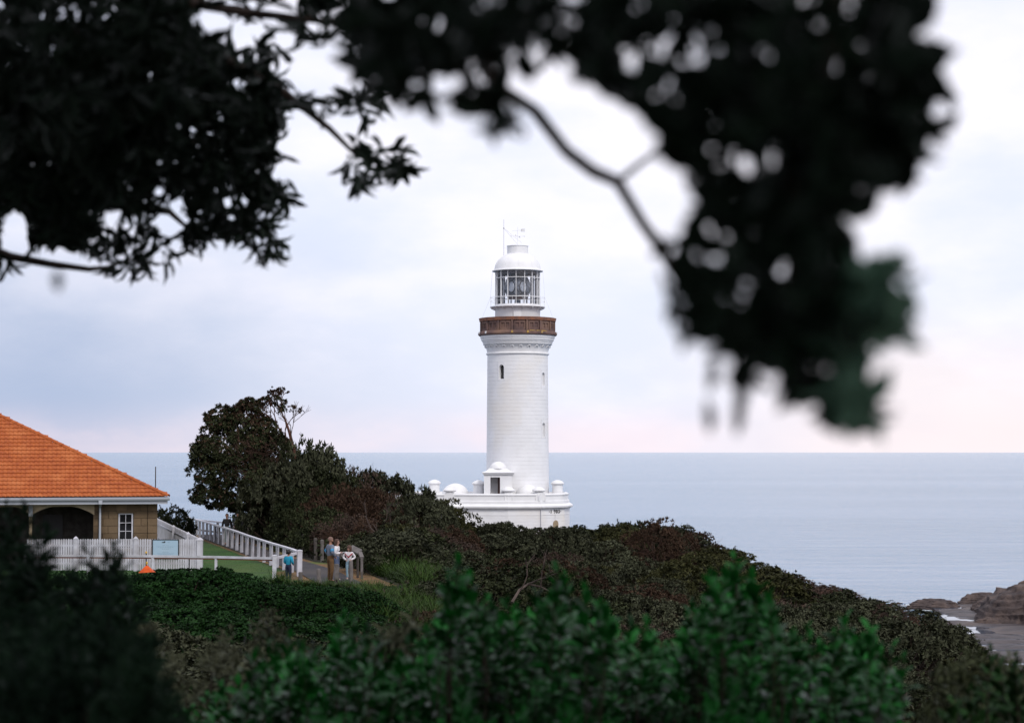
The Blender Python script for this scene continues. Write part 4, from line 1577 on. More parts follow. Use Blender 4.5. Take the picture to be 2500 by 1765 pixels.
# ------------------------------------------------------------------ bollards
bol = [(787, 1317, 95, 1, 'pale grey timber bollard, tallest one left of the man'), (835, 1331, 89.6, 1, 'grey timber bollard standing between the woman and the girl'),
       (771, 1313, 96.7, 0, 'dark timber bollard just left of the tall pale one'), (728, 1299, 104, 1, 'pale timber bollard, right one of the lit pair above the railing'),
       (716, 1296, 105.8, 1, 'pale timber bollard, left one of the lit pair above the railing'),
       (741, 1304, 101.6, 0, 'dark timber bollard right of the lit pair'), (754, 1307, 100, 0, 'second dark timber bollard right of the lit pair'),
       (688, 1291, 109, 0, 'seventh dark bollard from the left in the shaded row under the tree'), (677, 1289, 110.3, 0, 'sixth dark bollard from the left in the shaded row under the tree'), (666, 1285.7, 111.7, 0, 'fifth dark bollard from the left in the shaded row under the tree'), (658, 1282, 114, 0, 'fourth dark bollard from the left in the shaded row under the tree'), (644.6, 1279, 116, 0, 'third dark bollard from the left in the shaded row under the tree'),
       (624, 1273, 120, 0, 'second dark bollard from the left in the shaded row under the tree'), (605, 1267.6, 123.5, 0, 'mossy timber bollard farthest along the path beside the man in grey'),
       (822, 1376, 79.4, 1, 'thick grey bollard in front of the woman in the white jumper'), (857.5, 1368, 80.6, 1, 'grey bollard directly in front of the girl'),
       (779, 1387.6, 79, 1, 'slim bollard in the middle of the path end'), (734, 1395.5, 79.2, 1, 'weathered bollard right of the child in blue'),
       (689, 1402, 79, 1, 'short bollard left of the child in blue')]
bdm = {}
for px, py, d, pale, lab in bol:
    x, _, z = Wp(px, py, d)
    g = gz1(x, d)
    h = z - g
    r = .085 if d > 82 else (.10 if px in (822,) else .085)
    mb = MB().lathe([(0, 0 - .2), (r, -.2), (r, h - .05), (r * .92, h - .018), (r * .6, h), (0, h + .004)], (0, 0, 0), 12)
    o = link('bollard', mb.mesh('bollard', M['timber'] if pale else M['timber_and_shade'], True))
    o.location = (x, d, g)
    o.rotation_euler = (rng.uniform(-.02, .02), rng.uniform(-.025, .025), rng.uniform(0, 3))
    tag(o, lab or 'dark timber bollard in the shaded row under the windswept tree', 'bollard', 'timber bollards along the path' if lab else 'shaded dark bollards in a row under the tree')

# ------------------------------------------------------------------ lectern sign beside the girl
lx, ly = Wp(871, 1400, 82.8)[0], 82.8
g = gz1(lx, ly)
le = empty('lectern_sign', (lx, ly, g), 'grey sloping interpretive lectern sign on two posts behind the girl', 'sign')
pa, pb = Wp(853, 1340, 83.6), Wp(876.5, 1351.5, 82.6)
pa_, pb_ = Vector(pa), Vector(pb)
up = Vector((.10, .35, .16))
mb = MB()
th = Vector((0, 0, -.05))
vs = [pa_, pb_, pb_ + up, pa_ + up]
mb.add([q for q in vs] + [q + th for q in vs], [(0, 1, 2, 3), (7, 6, 5, 4), (0, 4, 5, 1), (1, 5, 6, 2), (2, 6, 7, 3), (3, 7, 4, 0)])
mb.build('sign_panel', M['timber'], le)
pc_ = Vector(Wp(883.5, 1361, 82.4))
MB().span(pb_ + up * .4 + Vector((0, 0, -.02)), pc_, .16, .07).build('sloped_arm', M['timber'], le)
for q, mt in ((pc_, M['timber']), (Vector(Wp(873.5, 1360, 83.2)), M['timber_and_shade'])):
    gg = gz1(q.x, q.y)
    MB().box((q.x, q.y, (q.z + gg) / 2 - .1), (.10, .10, q.z - gg + .2)).build('post', mt, le)


# ------------------------------------------------------------------ people
def skin_mesh(name, nodes, edges, mat, sub=1, root=0):
    """nodes: list of (x, y, z, rx, ry)"""
    me = bpy.data.meshes.new(name)
    me.from_pydata([q[:3] for q in nodes], edges, [])
    o = bpy.data.objects.new(name, me)
    COL.objects.link(o)
    o.modifiers.new('skin', 'SKIN').use_smooth_shade = True
    sv_ = me.skin_vertices[0].data
    for i, q in enumerate(nodes):
        sv_[i].radius = (q[3], q[4] if len(q) > 4 else q[3])
        sv_[i].use_root = (i == root)
    o.modifiers.new('sub', 'SUBSURF').levels = sub
    bpy.context.view_layer.update()
    dg = bpy.context.evaluated_depsgraph_get()
    out = bpy.data.meshes.new_from_object(o.evaluated_get(dg))
    bpy.data.objects.remove(o, do_unlink=True)
    out.name = name
    out.materials.clear()
    out.materials.append(mat)
    out.polygons.foreach_set('use_smooth', [True] * len(out.polygons))
    return out


def mcol(name, c, c2=None, rough=.8):
    return material(name, c, c2 or tuple(q * .7 for q in c), scale=7, rough=rough, world=False)


def person(loc, yaw, h, label, skin, hair, top, legs, shoes, arms, build=1.0, hairlong=False, headturn=0.0, kid=False, lean=0.0, stance=.10, bands=None, chevron=None, beard=None, book=False, waist=None):
    """arms: per side (elbow xyz, wrist xyz) for a 1.75 m figure, x to the figure's left (+) / right (-), y forward"""
    s = h / 1.75
    root = empty('person', loc, label, 'person', 'people at the lookout', yaw)
    hd = 1.18 if kid else 1.0            # children have larger heads
    nz_ = 1.46
    # ---- body: one skinned surface
    N_, E_ = [], []

    def add(x, y, z, r, r2=None, to=None):
        N_.append((x * s, y * s, z * s, r * s, (r2 or r) * s))
        if to is not None:
            E_.append((to, len(N_) - 1))
        return len(N_) - 1
    b = build
    pel = add(0, 0, .96, .125 * b, .10 * b)
    sp = add(0, .01 + lean * .3, 1.12, .118 * b, .095 * b, pel)
    chs = add(0, lean * .7, 1.30, .145 * b, .11 * b, sp)
    nk = add(0, lean * .9, 1.44, .075, .065, chs)
    n2 = add(0, .015 + lean, 1.52, .052, .055, nk)
    h1 = add(0, .03 + lean, 1.52 + .06 * hd, .070 * hd, .082 * hd, n2)
    h2 = add(0, .025 + lean, 1.52 + .13 * hd, .074 * hd, .096 * hd, h1)
    h3 = add(0, .015 + lean, 1.52 + .20 * hd, .060 * hd, .078 * hd, h2)
    ct_, st_ = math.cos(headturn), math.sin(headturn)
    ns = add(-.105 * st_ * hd, .03 + lean + .105 * ct_ * hd, 1.52 + .095 * hd, .016, .014, h1)
    for sx in (-1, 1):
        add(sx * .085 * hd * ct_, .02 + lean + sx * .085 * hd * st_, 1.52 + .10 * hd, .012, .018, h2)
    idx = {}
    for sx, (el, wr) in zip((1, -1), arms):
        sh = add(sx * .175 * b, lean * .8, 1.41, .062 * b, .062 * b, chs)
        e = add(*el, .045 * b, .045 * b, sh)
        w_ = add(*wr, .029, .029, e)
        d = (Vector(wr) - Vector(el)).normalized()
        pm_ = Vector(wr) + d * .07
        p_ = add(*pm_, .030, .020, w_)
        side = d.cross(Vector((0, 1, 0)))
        side = side.normalized() if side.length > .2 else Vector((1, 0, 0))
        bend = side.cross(d).normalized() * (-1 if side.cross(d).y < 0 else 1)
        for k, (off, ln) in enumerate(((-.026, .062), (-.009, .075), (.009, .070), (.026, .055))):
            f1 = pm_ + side * off + d * ln * .55
            f2 = f1 + d * ln * .45 + bend * .018
            i1 = add(*f1, .0095, .0095, p_)
            add(*f2, .008, .008, i1)
        t1 = Vector(wr) + d * .03 - side * .035 + bend * .012
        i1 = add(*t1, .011, .011, w_)
        add(*(t1 + d * .035 - side * .012), .009, .009, i1)
        idx[sx] = (sh, e, w_)
    lg_ = {}
    for sx in (1, -1):
        hp = add(sx * .085, 0, .92, .095 * b, .095 * b, pel)
        kn = add(sx * (.085 + stance * .25), .02, .50, .06 * b, .062 * b, hp)
        an = add(sx * stance, -.015, .085, .042, .045, kn)
        to = add(sx * (stance + .015), .13, .035, .04, .028, an)
        lg_[sx] = (hp, kn, an, to)
    body = link('body', skin_mesh('body', N_, E_, skin, 2), root)

    def sub(name, ids, mat, grow, extra=None, rootid=0):
        nn = [(N_[i][0], N_[i][1], N_[i][2], N_[i][3] + grow * s, N_[i][4] + grow * s) for i in ids]
        ee = [(ids.index(a), ids.index(c)) for a, c in E_ if a in ids and c in ids]
        return link(name, skin_mesh(name, nn, ee, mat, 2), root)
    ids = [chs, sp, pel, nk] + [q for sx in (1, -1) for q in idx[sx]]
    sub('jumper', ids, top, .024)
    ids = [pel, sp] + [q for sx in (1, -1) for q in lg_[sx][:3]]
    sub('trousers', ids, legs, .013)
    for sx in (1, -1):
        a, t = lg_[sx][2], lg_[sx][3]
        nn = [(N_[a][0], N_[a][1] - .02 * s, .05 * s, .05 * s, .05 * s), (N_[t][0], N_[t][1], .035 * s, .048 * s, .034 * s)]
        link('shoe', skin_mesh('shoe', nn, [(0, 1)], shoes, 2), root)
    # ---- hair, eyes, mouth
    hc = Vector((0, (.012 + lean) * s, (1.52 + .145 * hd) * s))
    hr_ = Vector((.098 * hd, .115 * hd, .112 * hd)) * s * (1.08 if kid else 1)
    rotz = Matrix.Rotation(headturn, 3, 'Z')
    if hair is not None:
        vs, fs = [], []
        nu, nv = 20, 10
        for i in range(nv + 1):
            t = PI * (.74 if kid else .62) * i / nv
            for k in range(nu):
                p = 2 * PI * k / nu
                front = max(0, math.sin(p))
                tt = t * (1 - .42 * front)
                lo = 1.0
                v = Vector((hr_.x * math.sin(tt) * math.cos(p), hr_.y * math.sin(tt) * math.sin(p) - .008 * s, hr_.z * math.cos(tt)))
                if hairlong and i > nv * .6 and front < .35:
                    v.z -= (i - nv * .6) / (nv * .4) * .20 * s * (1 - front)
                    v.x *= 1.05
                v *= 1 + .03 * math.sin(5 * p + i)
                vs.append(hc + rotz @ v)
        for i in range(nv):
            for k in range(nu):
                j = (k + 1) % nu
                fs.append((i * nu + k, i * nu + j, (i + 1) * nu + j, (i + 1) * nu + k))
        MB().add(vs, fs).build('hair', hair, root, True, local=True)
    for sx in (-1, 1):
        q = rotz @ Vector((sx * .032 * hd, .098 * hd, -.03 * hd))
        MB().lathe([(0, -.011 * s), (.010 * s, 0), (0, .011 * s)], hc + q * s, 8).build('eye', M['black'], root, local=True)
    q = rotz @ Vector((0, .100 * hd, -.092 * hd))
    MB().box(hc + q * s, (.04 * s, .012 * s, .009 * s), rz=headturn).build('mouth', M['dark_red'], root, local=True)
    if beard is not None:
        q = rotz @ Vector((0, .055 * hd, -.098 * hd))
        me = MB().lathe([(.0, -.05), (.045, -.04), (.066, -.01), (.068, .03)], (0, 0, 0), 14)
        me.v = [tuple(hc + (q + Vector(p)) * s) for p in me.v]
        me.build('beard', beard, root, True, local=True)
    # ---- sleeve bands, chevron
    if bands:
        for sx in (1, -1):
            a, e = Vector(N_[idx[sx][0]][:3]), Vector(N_[idx[sx][1]][:3])
            for t0, t1 in ((.55, .68), (.76, .86)):
                MB().tube([a.lerp(e, t0), a.lerp(e, t1)], .073 * s * b, .069 * s * b, 14).build('sleeve_band', bands, root, True, local=True)
    if chevron:
        for mt, dz, wd in ((chevron[0], 0, .075),):
            mb = MB()
            for back in (1, -1):
                vs, fs = [], []
                for k in range(9):
                    t = -1 + 2 * k / 8
                    x = t * .215
                    z = 1.435 - (1 - abs(t)) * .20 + dz
                    y = back * (.185 - .075 * abs(t) ** 2)
                    for zz in (z, z - wd):
                        vs.append((x * s, y * s, zz * s))
                for k in range(8):
                    fs.append((2 * k, 2 * k + 1, 2 * k + 3, 2 * k + 2))
                mb.add(vs, fs)
            mb.build('chevron', mt, root, True, local=True)
    if waist:
        MB().lathe([(.139, .90), (.148, .93), (.148, .98), (.141, 1.0)], (0, 0, 0), 20).build('waistband', waist, root, True, local=True)
        root.children[-1].scale = (s, s * .85, s)
    return root, s


SK = mcol('skin_tan', (.36, .19, .13), rough=.6)
SK2 = mcol('skin_pale', (.46, .28, .22), rough=.6)
HB = mcol('brown_hair', (.07, .035, .022), rough=.6)
HK = mcol('black_hair', (.01, .009, .009), rough=.5)
HG = mcol('cropped_hair', (.20, .125, .10), rough=.8)
C_grey = mcol('grey_blue_jumper', (.155, .18, .235))
C_brown = mcol('brown_trousers', (.13, .07, .028))
C_white = mcol('white_jumper', (.66, .64, .66), (.55, .53, .56))
C_cyan = mcol('cyan_jacket', (.015, .27, .42))
C_navy = mcol('navy_trousers', (.016, .02, .05))
C_jeans = mcol('pale_jeans', (.25, .38, .47))
C_jean2 = mcol('blue_jeans', (.08, .11, .19))
C_black = mcol('black_top', (.014, .013, .014))
C_dkgrey = mcol('dark_grey_hoodie', (.045, .048, .055))
C_rust = mcol('rust_trousers', (.085, .035, .022))
C_shoe = mcol('dark_shoe', (.03, .02, .016))
C_shoew = mcol('white_shoe', (.55, .5, .55))
C_band = mcol('bright_blue_band', (.03, .32, .62))
C_red = mcol('red_stripe', (.33, .02, .03))
C_gp = mcol('grey_trousers', (.20, .24, .25))
BEARD = mcol('brown_beard', (.055, .025, .015))


def ppl(px, d):
    x = (px - 1250) / F * d
    return (x, d, gz1(x, d) + (.05 if d < 120 else .05))


hip_arm = lambda sx: ((sx * .34, -.06, 1.17), (sx * .19, .12, 1.0))
down_arm = lambda sx: ((sx * .24, -.03, 1.14), (sx * .25, .05, .88))
fold_arm = lambda sx: ((sx * .245, .0, 1.15), (sx * .05, .17, 1.17))
# yaw 0 faces away from the camera (+y); PI faces the camera
person(ppl(808, 80.0), R(-62), 1.78, 'bearded man in grey jumper with blue sleeve bands and brown trousers', SK, HG, C_grey, C_brown, C_shoe,
       (hip_arm(1), hip_arm(-1)), 1.08, bands=C_band, beard=BEARD, headturn=R(-12), stance=.13)
w2, s2 = person(ppl(823.5, 81.0), R(-100), 1.66, 'woman in white jumper with a black chest stripe standing beside the man', SK2, HB, C_white, C_jean2, C_shoew,
                (fold_arm(1), fold_arm(-1)), .98, hairlong=True, headturn=R(-5))
mb = MB()
for z0, z1 in ((1.20, 1.27),):
    prof = [(.163, z0), (.166, (z0 + z1) / 2), (.163, z1)]
    mb.lathe(prof, (0, 0, 0), 24)
mb.v = [(x * s2 * .98, y * s2 * .80, z * s2) for x, y, z in mb.v]
mb.build('chest_stripe', C_black, w2, True, local=True)
MB().box((0.0, .27 * s2, 1.19 * s2), (.16, .11, .02), M=Matrix.Rotation(R(20), 4, 'X')).build('booklet', C_white, w2, local=True)
girl_arm = lambda sx: ((sx * .33, -.05, 1.18), (sx * .13, .14, 1.04))
person(ppl(853.5, 81.6), R(172), 1.34, 'girl in white jumper with red chevron and pale jeans facing the others', SK2, HB, C_white, C_jeans, C_shoew,
       (girl_arm(1), girl_arm(-1)), .98, hairlong=True, kid=True, chevron=(C_red, C_red), headturn=R(-38), stance=.08)
person(ppl(706, 78.7), R(-25), 1.30, 'small child with black hair in cyan jacket seen from behind by the railing', SK, HK, C_cyan, C_navy, C_shoe,
       (((.27, -.02, 1.16), (.2, .16, 1.05)), ((-.25, 0, 1.15), (-.12, .2, 1.06))), 1.08, kid=True, stance=.085, headturn=R(-30))
person(ppl(556, 112.3), R(176), 1.72, 'woman in black top and grey trousers walking behind the white railing', SK, HB, C_black, C_gp, C_shoe,
       (((.26, -.05, 1.14), (.27, -.02, .87)), ((-.26, -.05, 1.14), (-.27, -.02, .87))), 1.0, stance=.07)
person(ppl(583, 112), R(150), 1.78, 'man in dark grey hoodie standing in the tree shade near the far railing', SK, HK, C_dkgrey, C_rust, C_shoe,
       (((.30, -.03, 1.16), (.20, .10, 1.0)), ((-.30, -.03, 1.16), (-.20, .10, 1.0))), 1.15, stance=.12)
# ------------------------------------------------------------------ foliage tools
def unit(v):
    return v / np.maximum(1e-9, np.linalg.norm(v, axis=-1, keepdims=True))


TEMPL = {
    # (x across, y along, z out of the leaf plane), faces
    'quad': (np.array([(0, 0, 0), (.5, .5, .10), (0, 1, -.06), (-.5, .5, .10)]), [(0, 1, 2, 3)]),
    'fold': (np.array([(0, 0, 0), (.42, .35, .10), (0, .4, 0), (-.42, .35, .10), (.46, .68, .08), (0, .72, -.02), (-.46, .68, .08), (0, 1, -.12)]),
             [(0, 1, 2), (0, 2, 3), (1, 4, 5), (1, 5, 2), (2, 5, 6), (2, 6, 3), (4, 7, 5), (5, 7, 6)]),
    'strap': (np.array([(-.5, 0, 0), (.5, 0, 0), (-.42, .5, .03), (.42, .5, .03), (-.05, 1, -.22), (.05, 1, -.22)]), [(0, 1, 3, 2), (2, 3, 5, 4)]),
}


def leaves(P, D, U, L, Wd, kind, r):
    """one leaf per row: base P, direction D, leaf normal about U, length L, width Wd"""
    T, Fc = TEMPL[kind]
    D = unit(D)
    X = unit(np.cross(D, U))
    Z = np.cross(X, D)
    k = len(T)
    V = (P[:, None] + X[:, None] * (T[None, :, :1] * Wd[:, None, None]) + D[:, None] * (T[None, :, 1:2] * L[:, None, None])
         + Z[:, None] * (T[None, :, 2:] * L[:, None, None] * 1.0))
    Fa = (np.array(Fc)[None] + (np.arange(len(P)) * k)[:, None, None]).reshape(-1, len(Fc[0]))
    tint = np.repeat(r.random(len(P)), k)
    return V.reshape(-1, 3), Fa, tint


def rosettes(C, A, m, spread, L, wr, r, back=.02):
    """m leaves fanned round axis A at every point C"""
    n = len(C)
    A = unit(A)
    h = np.where(np.abs(A[:, 2:3]) < .9, np.array([[0, 0, 1.]]), np.array([[1., 0, 0]]))
    X = unit(np.cross(A, h))
    Y = np.cross(A, X)
    az = r.random((n, m)) * 2 * PI
    pol = np.deg2rad(r.uniform(spread[0], spread[1], (n, m)))
    D = A[:, None] * np.cos(pol)[..., None] + (X[:, None] * np.cos(az)[..., None] + Y[:, None] * np.sin(az)[..., None]) * np.sin(pol)[..., None]
    P = C[:, None] - A[:, None] * (r.random((n, m, 1)) * back)
    ln = L * r.uniform(.65, 1.15, (n, m))
    D = D.reshape(-1, 3)
    U = np.repeat(A, m, 0) + r.normal(0, .25, (n * m, 3))
    return P.reshape(-1, 3), D, U, ln.ravel(), (ln * wr * r.uniform(.8, 1.2, (n, m))).ravel()


def clumpy(center, radii, K, per, r, clump=.24, low=-.15, flat=.5, shell=(.72, 1.0)):
    """rosette points and axes: a crown of K clumps on an ellipsoid, each a rough dome of rosettes"""
    d = unit(r.normal(0, 1, (K * 3, 3)))
    d = d[d[:, 2] > low][:K]
    K = len(d)
    cc = d * r.uniform(shell[0], shell[1], (K, 1))
    o = unit(r.normal(0, 1, (K, per, 3)))
    o = unit(o + d[:, None] * .75 + np.array([0, 0, .25]))
    cr = clump * r.uniform(.6, 1.35, (K, 1, 1))
    pts = cc[:, None] + o * cr * r.uniform(.75, 1.05, (K, per, 1))
    pts = pts.reshape(-1, 3) * np.array(radii) + np.array(center)
    ax = unit(o.reshape(-1, 3) * .8 + np.repeat(d, per, 0) * .3 + np.array([0, 0, .35]) + r.normal(0, .25, (K * per, 3)))
    return pts, ax, cc * np.array(radii) + np.array(center)


def stems(mb, base, tips, r0, r1, r, wob=.08, n=4, sides=4):
    base = Vector(base)
    for t in tips:
        t = Vector(t)
        pts = []
        for i in range(n + 1):
            s = i / n
            p = base.lerp(t, s)
            p.z = base.z + (t.z - base.z) * (s ** 1.0)
            w = (t - base).length * wob * math.sin(s * PI)
            p += Vector((r.normal() * w, r.normal() * w, r.normal() * w * .5))
            pts.append(p)
        mb.tube(pts, r0, r1, sides, cap=False)


def join_leaves(parts):
    vs, fs, ts, b = [], [], [], 0
    for v, f, t in parts:
        vs.append(v)
        fs.append(f + b)
        ts.append(t)
        b += len(v)
    return np.concatenate(vs), np.concatenate(fs), np.concatenate(ts)


# ------------------------------------------------------------------ shrub patterns (unit radius, standing on z = 0)
def shrub_mesh(kind, seed):
    r = np.random.default_rng(seed)
    parts = []
    if kind == 'twiggy':
        P, A, cc = clumpy((0, 0, .42), (1, 1, .62), 60, 18, r, .22, -.3)
        parts.append(leaves(*rosettes(P, A, 5, (10, 70), .075, .34, r), 'quad', r))
    elif kind == 'rust':
        P, A, cc = clumpy((0, 0, .40), (1, 1, .62), 60, 26, r, .22, -.3)
        parts.append(leaves(*rosettes(P, A, 7, (10, 75), .075, .30, r), 'quad', r))
    elif kind == 'hedge':
        P, A, cc = clumpy((0, 0, .30), (1, 1, .70), 90, 30, r, .2, -.2)
        parts.append(leaves(*rosettes(P, A, 7, (20, 80), .072, .5, r), 'quad', r))
    else:
        P, A, cc = clumpy((0, 0, .36), (1, 1, .66), 52, 20, r, .26, -.3)
        parts.append(leaves(*rosettes(P, A, 8, (25, 85), .092, .36, r), 'quad', r))
        # a few sprigs that break the outline
        d = unit(r.normal(0, 1, (26, 3)))
        d[:, 2] = np.abs(d[:, 2])
        for q in d:
            t = np.linspace(.85, r.uniform(1.08, 1.28), 6)[:, None]
            C = q * t * np.array([1, 1, .66]) + np.array([0, 0, .36])
            parts.append(leaves(*rosettes(C, np.repeat(q[None], 6, 0), 7, (20, 75), .075, .38, r), 'quad', r))
    v, f, t = join_leaves(parts)
    mb = MB()
    tips = cc[r.permutation(len(cc))[:26 if kind != 'twiggy' else 60]]
    stems(mb, (0, 0, -.1), tips, .022, .008, r, .12)
    if kind in ('twiggy', 'rust'):
        # fine bare twigs reaching out through the foliage
        m = 300 if kind == 'twiggy' else 110
        d = unit(r.normal(0, 1, (m, 3)))
        d[:, 2] = np.abs(d[:, 2]) * .9 + .05
        d = unit(d)
        for q in d:
            a = q * r.uniform(.35, .7) * np.array([1, 1, .65]) + np.array([0, 0, .36])
            b = q * r.uniform(.95, 1.2) * np.array([1, 1, .68]) + np.array([0, 0, .36]) + r.normal(0, .06, 3)
            mid = (a + b) / 2 + r.normal(0, .05, 3)
            mb.tube([a, mid, b], .007, .0025, 3, cap=False)
    return v, f, t, mb


SPEC = {'grey': ('leaf_grey', 'bark'), 'dark': ('leaf_dark', 'bark'), 'olive': ('leaf_olive', 'bark'), 'rust': ('leaf_rust', 'twig'),
        'twiggy': ('leaf_brown', 'twig'), 'hedge': ('leaf_hedge', 'bark')}
PROTO = {}
for kind in SPEC:
    PROTO[kind] = []
    for s_ in range(3 if kind in ('grey', 'dark', 'hedge') else 2):
        v, f, t, mb = shrub_mesh(kind if kind != 'olive' else 'dark', hash((kind, s_)) % 1000 if False else 100 * s_ + 7 * len(kind) + ord(kind[0]))
        lm, sm = SPEC[kind]
        PROTO[kind].append((np_mesh('foliage', v, f, M[lm], tint=t), mb.mesh('stem', M[sm])))

NAMES = {'grey': 'grey green', 'dark': 'dark green', 'olive': 'olive green', 'rust': 'reddish brown', 'twiggy': 'brown twiggy', 'hedge': 'dense green'}
ORD = ['first', 'second', 'third', 'fourth', 'fifth', 'sixth', 'seventh', 'eighth', 'ninth', 'tenth', 'eleventh', 'twelfth', 'thirteenth', 'fourteenth', 'fifteenth', 'sixteenth']
SHRUBS = []


def shrub(x, y, kind, rad, h, zone, label=None, sink=.12, name='shrub'):
    pr_ = PROTO[kind][int(rng.integers(len(PROTO[kind])))]
    g = gz1(x, y)
    o = empty(name, (x, y, g - sink), '', 'shrub', None, rng.uniform(0, 6.28))
    o.scale = (rad, rad, h / 1.08)
    link('foliage', pr_[0], o)
    link('stem', pr_[1], o)
    SHRUBS.append((o, kind, zone, label, pix(x, y, g + h * .7)))
    return o


def name_shrubs():
    by = {}
    for o, kind, zone, label, (px, py) in SHRUBS:
        if label:
            tag(o, label, 'shrub', 'shrubs of the headland scrub')
            continue
        by.setdefault((kind, zone), []).append((px, o))
    for (kind, zone), lst in by.items():
        lst.sort(key=lambda q: q[0])
        for i, (px, o) in enumerate(lst):
            if len(lst) == 1:
                lab = f'only {NAMES[kind]} shrub {zone}'
            elif i == 0:
                lab = f'leftmost {NAMES[kind]} shrub {zone}'
            elif i == len(lst) - 1:
                lab = f'rightmost {NAMES[kind]} shrub {zone}'
            else:
                lab = f'{ORD[min(i, 15)]} {NAMES[kind]} shrub from the left {zone}'
            tag(o, lab, 'shrub', 'shrubs of the headland scrub')


# outline of the scrub against the sea and the lighthouse, photo pixels
RIDGE = [(700, 1095), (760, 1122), (820, 1143), (880, 1160), (940, 1174), (985, 1197), (1015, 1205), (1054, 1221), (1085, 1229), (1135, 1241), (1181, 1254), (1237, 1271), (1281, 1281), (1320, 1287), (1375, 1285), (1412, 1288), (1455, 1284), (1500, 1272),
         (1550, 1266), (1620, 1272), (1700, 1292), (1780, 1330), (1840, 1362), (1900, 1388), (2000, 1420), (2100, 1450), (2200, 1478), (2280, 1502), (2350, 1560), (2420, 1640), (2520, 1740)]
RX, RY = [q[0] for q in RIDGE], [q[1] for q in RIDGE]

# ---- scrub over the slope
pts = []
tries = 0
while len(pts) < 175 and tries < 14000:
    tries += 1
    y = rng.uniform(44, 131)
    x = rng.uniform(-8, 34)
    g = gz1(x, y)
    px, py = pix(x, y, g + 1.0)
    if px < 905 or px > 2560 or py > 1700:
        continue
    if px < 1075 and y < 84:
        continue
    if py < np.interp(px, RX, RY) - 2:
        continue
    sep = 2.5 if y > 70 else 1.9
    if any((x - a) ** 2 + (y - b) ** 2 < sep ** 2 for a, b in pts):
        continue
    pts.append((x, y))
pts.sort(key=lambda q: -q[1])
for x, y in pts:
    g = gz1(x, y)
    px, py = pix(x, y, g)
    kind = rng.choice(['grey', 'dark', 'olive', 'rust', 'twiggy'], p=[.40, .33, .10, .06, .11])
    if y > 108 and (1960 < px < 2070 or 2120 < px < 2190):
        kind = 'twiggy'
    if 1480 < px < 1640 and y > 118:
        kind = 'dark'
    rad = rng.uniform(1.5, 2.35) if y > 70 else rng.uniform(1.0, 1.6)
    h = rng.uniform(1.2, 2.3) if y > 70 else rng.uniform(.8, 1.3)
    zlim = min(Wp(q, np.interp(q, RX, RY) + rng.uniform(-5, 9), y)[2] for q in (px - rad * .5 * F / y, px, px + rad * .5 * F / y))
    hm = zlim - g + .12
    if hm < .5:
        continue
    h = min(h, hm)
    ry_ = np.interp(px, RX, RY)
    top = pix(x, y, g + h)[1]
    if top - ry_ < 38:
        h = max(h, min(hm, 3.4))
        zone = 'on the ridge' + (' left of the lighthouse' if px < 1200 else ' below the lighthouse' if px < 1420 else ' right of the lighthouse' if px < 1900 else ' near the rocks')
    elif y > 85:
        zone = 'on the far slope' + (' left of the lighthouse' if px < 1180 else ' below the lighthouse' if px < 1500 else ' near the rocks')
    elif y > 64:
        zone = 'halfway downslope' + (' left of centre' if px < 1350 else ' right of centre' if px < 1800 else ' near the rocks')
    else:
        zone = 'on the near slope' + (' left of centre' if px < 1500 else ' at the right')
    shrub(x, y, str(kind), rad, h, zone)

# ---- the tall wind-shaped thicket right of the tree: placed by crown centre
thick = [(700, 1128, 116, 2.4, 'grey', 'tall grey green shrub leaning against the windswept tree'), (752, 1160, 117, 2.6, 'grey', 'largest grey green shrub right of the windswept tree'),
         (690, 1185, 112, 2.3, 'grey', 'grey leaved shrub low in front of the windswept trunk'), (815, 1182, 118, 2.2, 'dark', 'dark shrub in the thicket halfway between tree and lighthouse'),
         (775, 1215, 111, 2.3, 'dark', 'shaded dark shrub above the bollards'), (872, 1196, 119, 2.3, 'twiggy', 'brown twiggy shrub on the thicket edge left of the lighthouse'),
         (925, 1212, 119, 2.2, 'grey', 'small grey shrub with sprigs beside the terrace wall'), (880, 1250, 108, 2.3, 'rust', 'big reddish brown bush right of the people'),
         (940, 1268, 112, 2.2, 'twiggy', 'wide brown bush with bare twigs right of the girl'), (825, 1250, 106, 2.1, 'rust', 'rusty bush in shade above the man'),
         (970, 1228, 121, 2.2, 'dark', 'dark bush under the terrace wall at the left'), (1000, 1275, 108, 2.0, 'grey', 'silver green bush on the bank below the terrace'),
         (740, 1262, 106, 1.7, 'dark', 'black green bush behind the lit bollards'), (795, 1290, 101, 1.6, 'dark', 'dark undergrowth bush behind the tall pale bollard'),
         (850, 1310, 98, 1.7, 'twiggy', 'bare twiggy bush directly behind the people'), (910, 1325, 96, 1.8, 'rust', 'rust brown bush right of the lectern sign'),
         (970, 1330, 96, 1.8, 'dark', 'dark bush over the twisted branches'), (1030, 1335, 95, 1.7, 'twiggy', 'brown twiggy bush beyond the strappy grass'),
         (1030, 1258, 121, 2.0, 'grey', 'grey green bush against the terrace wall left of its corner'), (1085, 1272, 122, 1.9, 'olive', 'olive bush low before the terrace wall'),
         (640, 1255, 126, 1.8, 'dark', 'dark bush in the shade behind the man in grey'), (690, 1262, 118, 1.6, 'dark', 'dark bush behind the row of shaded bollards')]
for px, py, d, rad, kind, lab in thick:
    x, _, z = Wp(px, py, d)
    g = gz1(x, d)
    pr_ = PROTO[kind][int(rng.integers(len(PROTO[kind])))]
    h = max(1.5, z - g + rad * .62)
    o = shrub(x, d, kind, rad, h, '', lab, sink=.1)

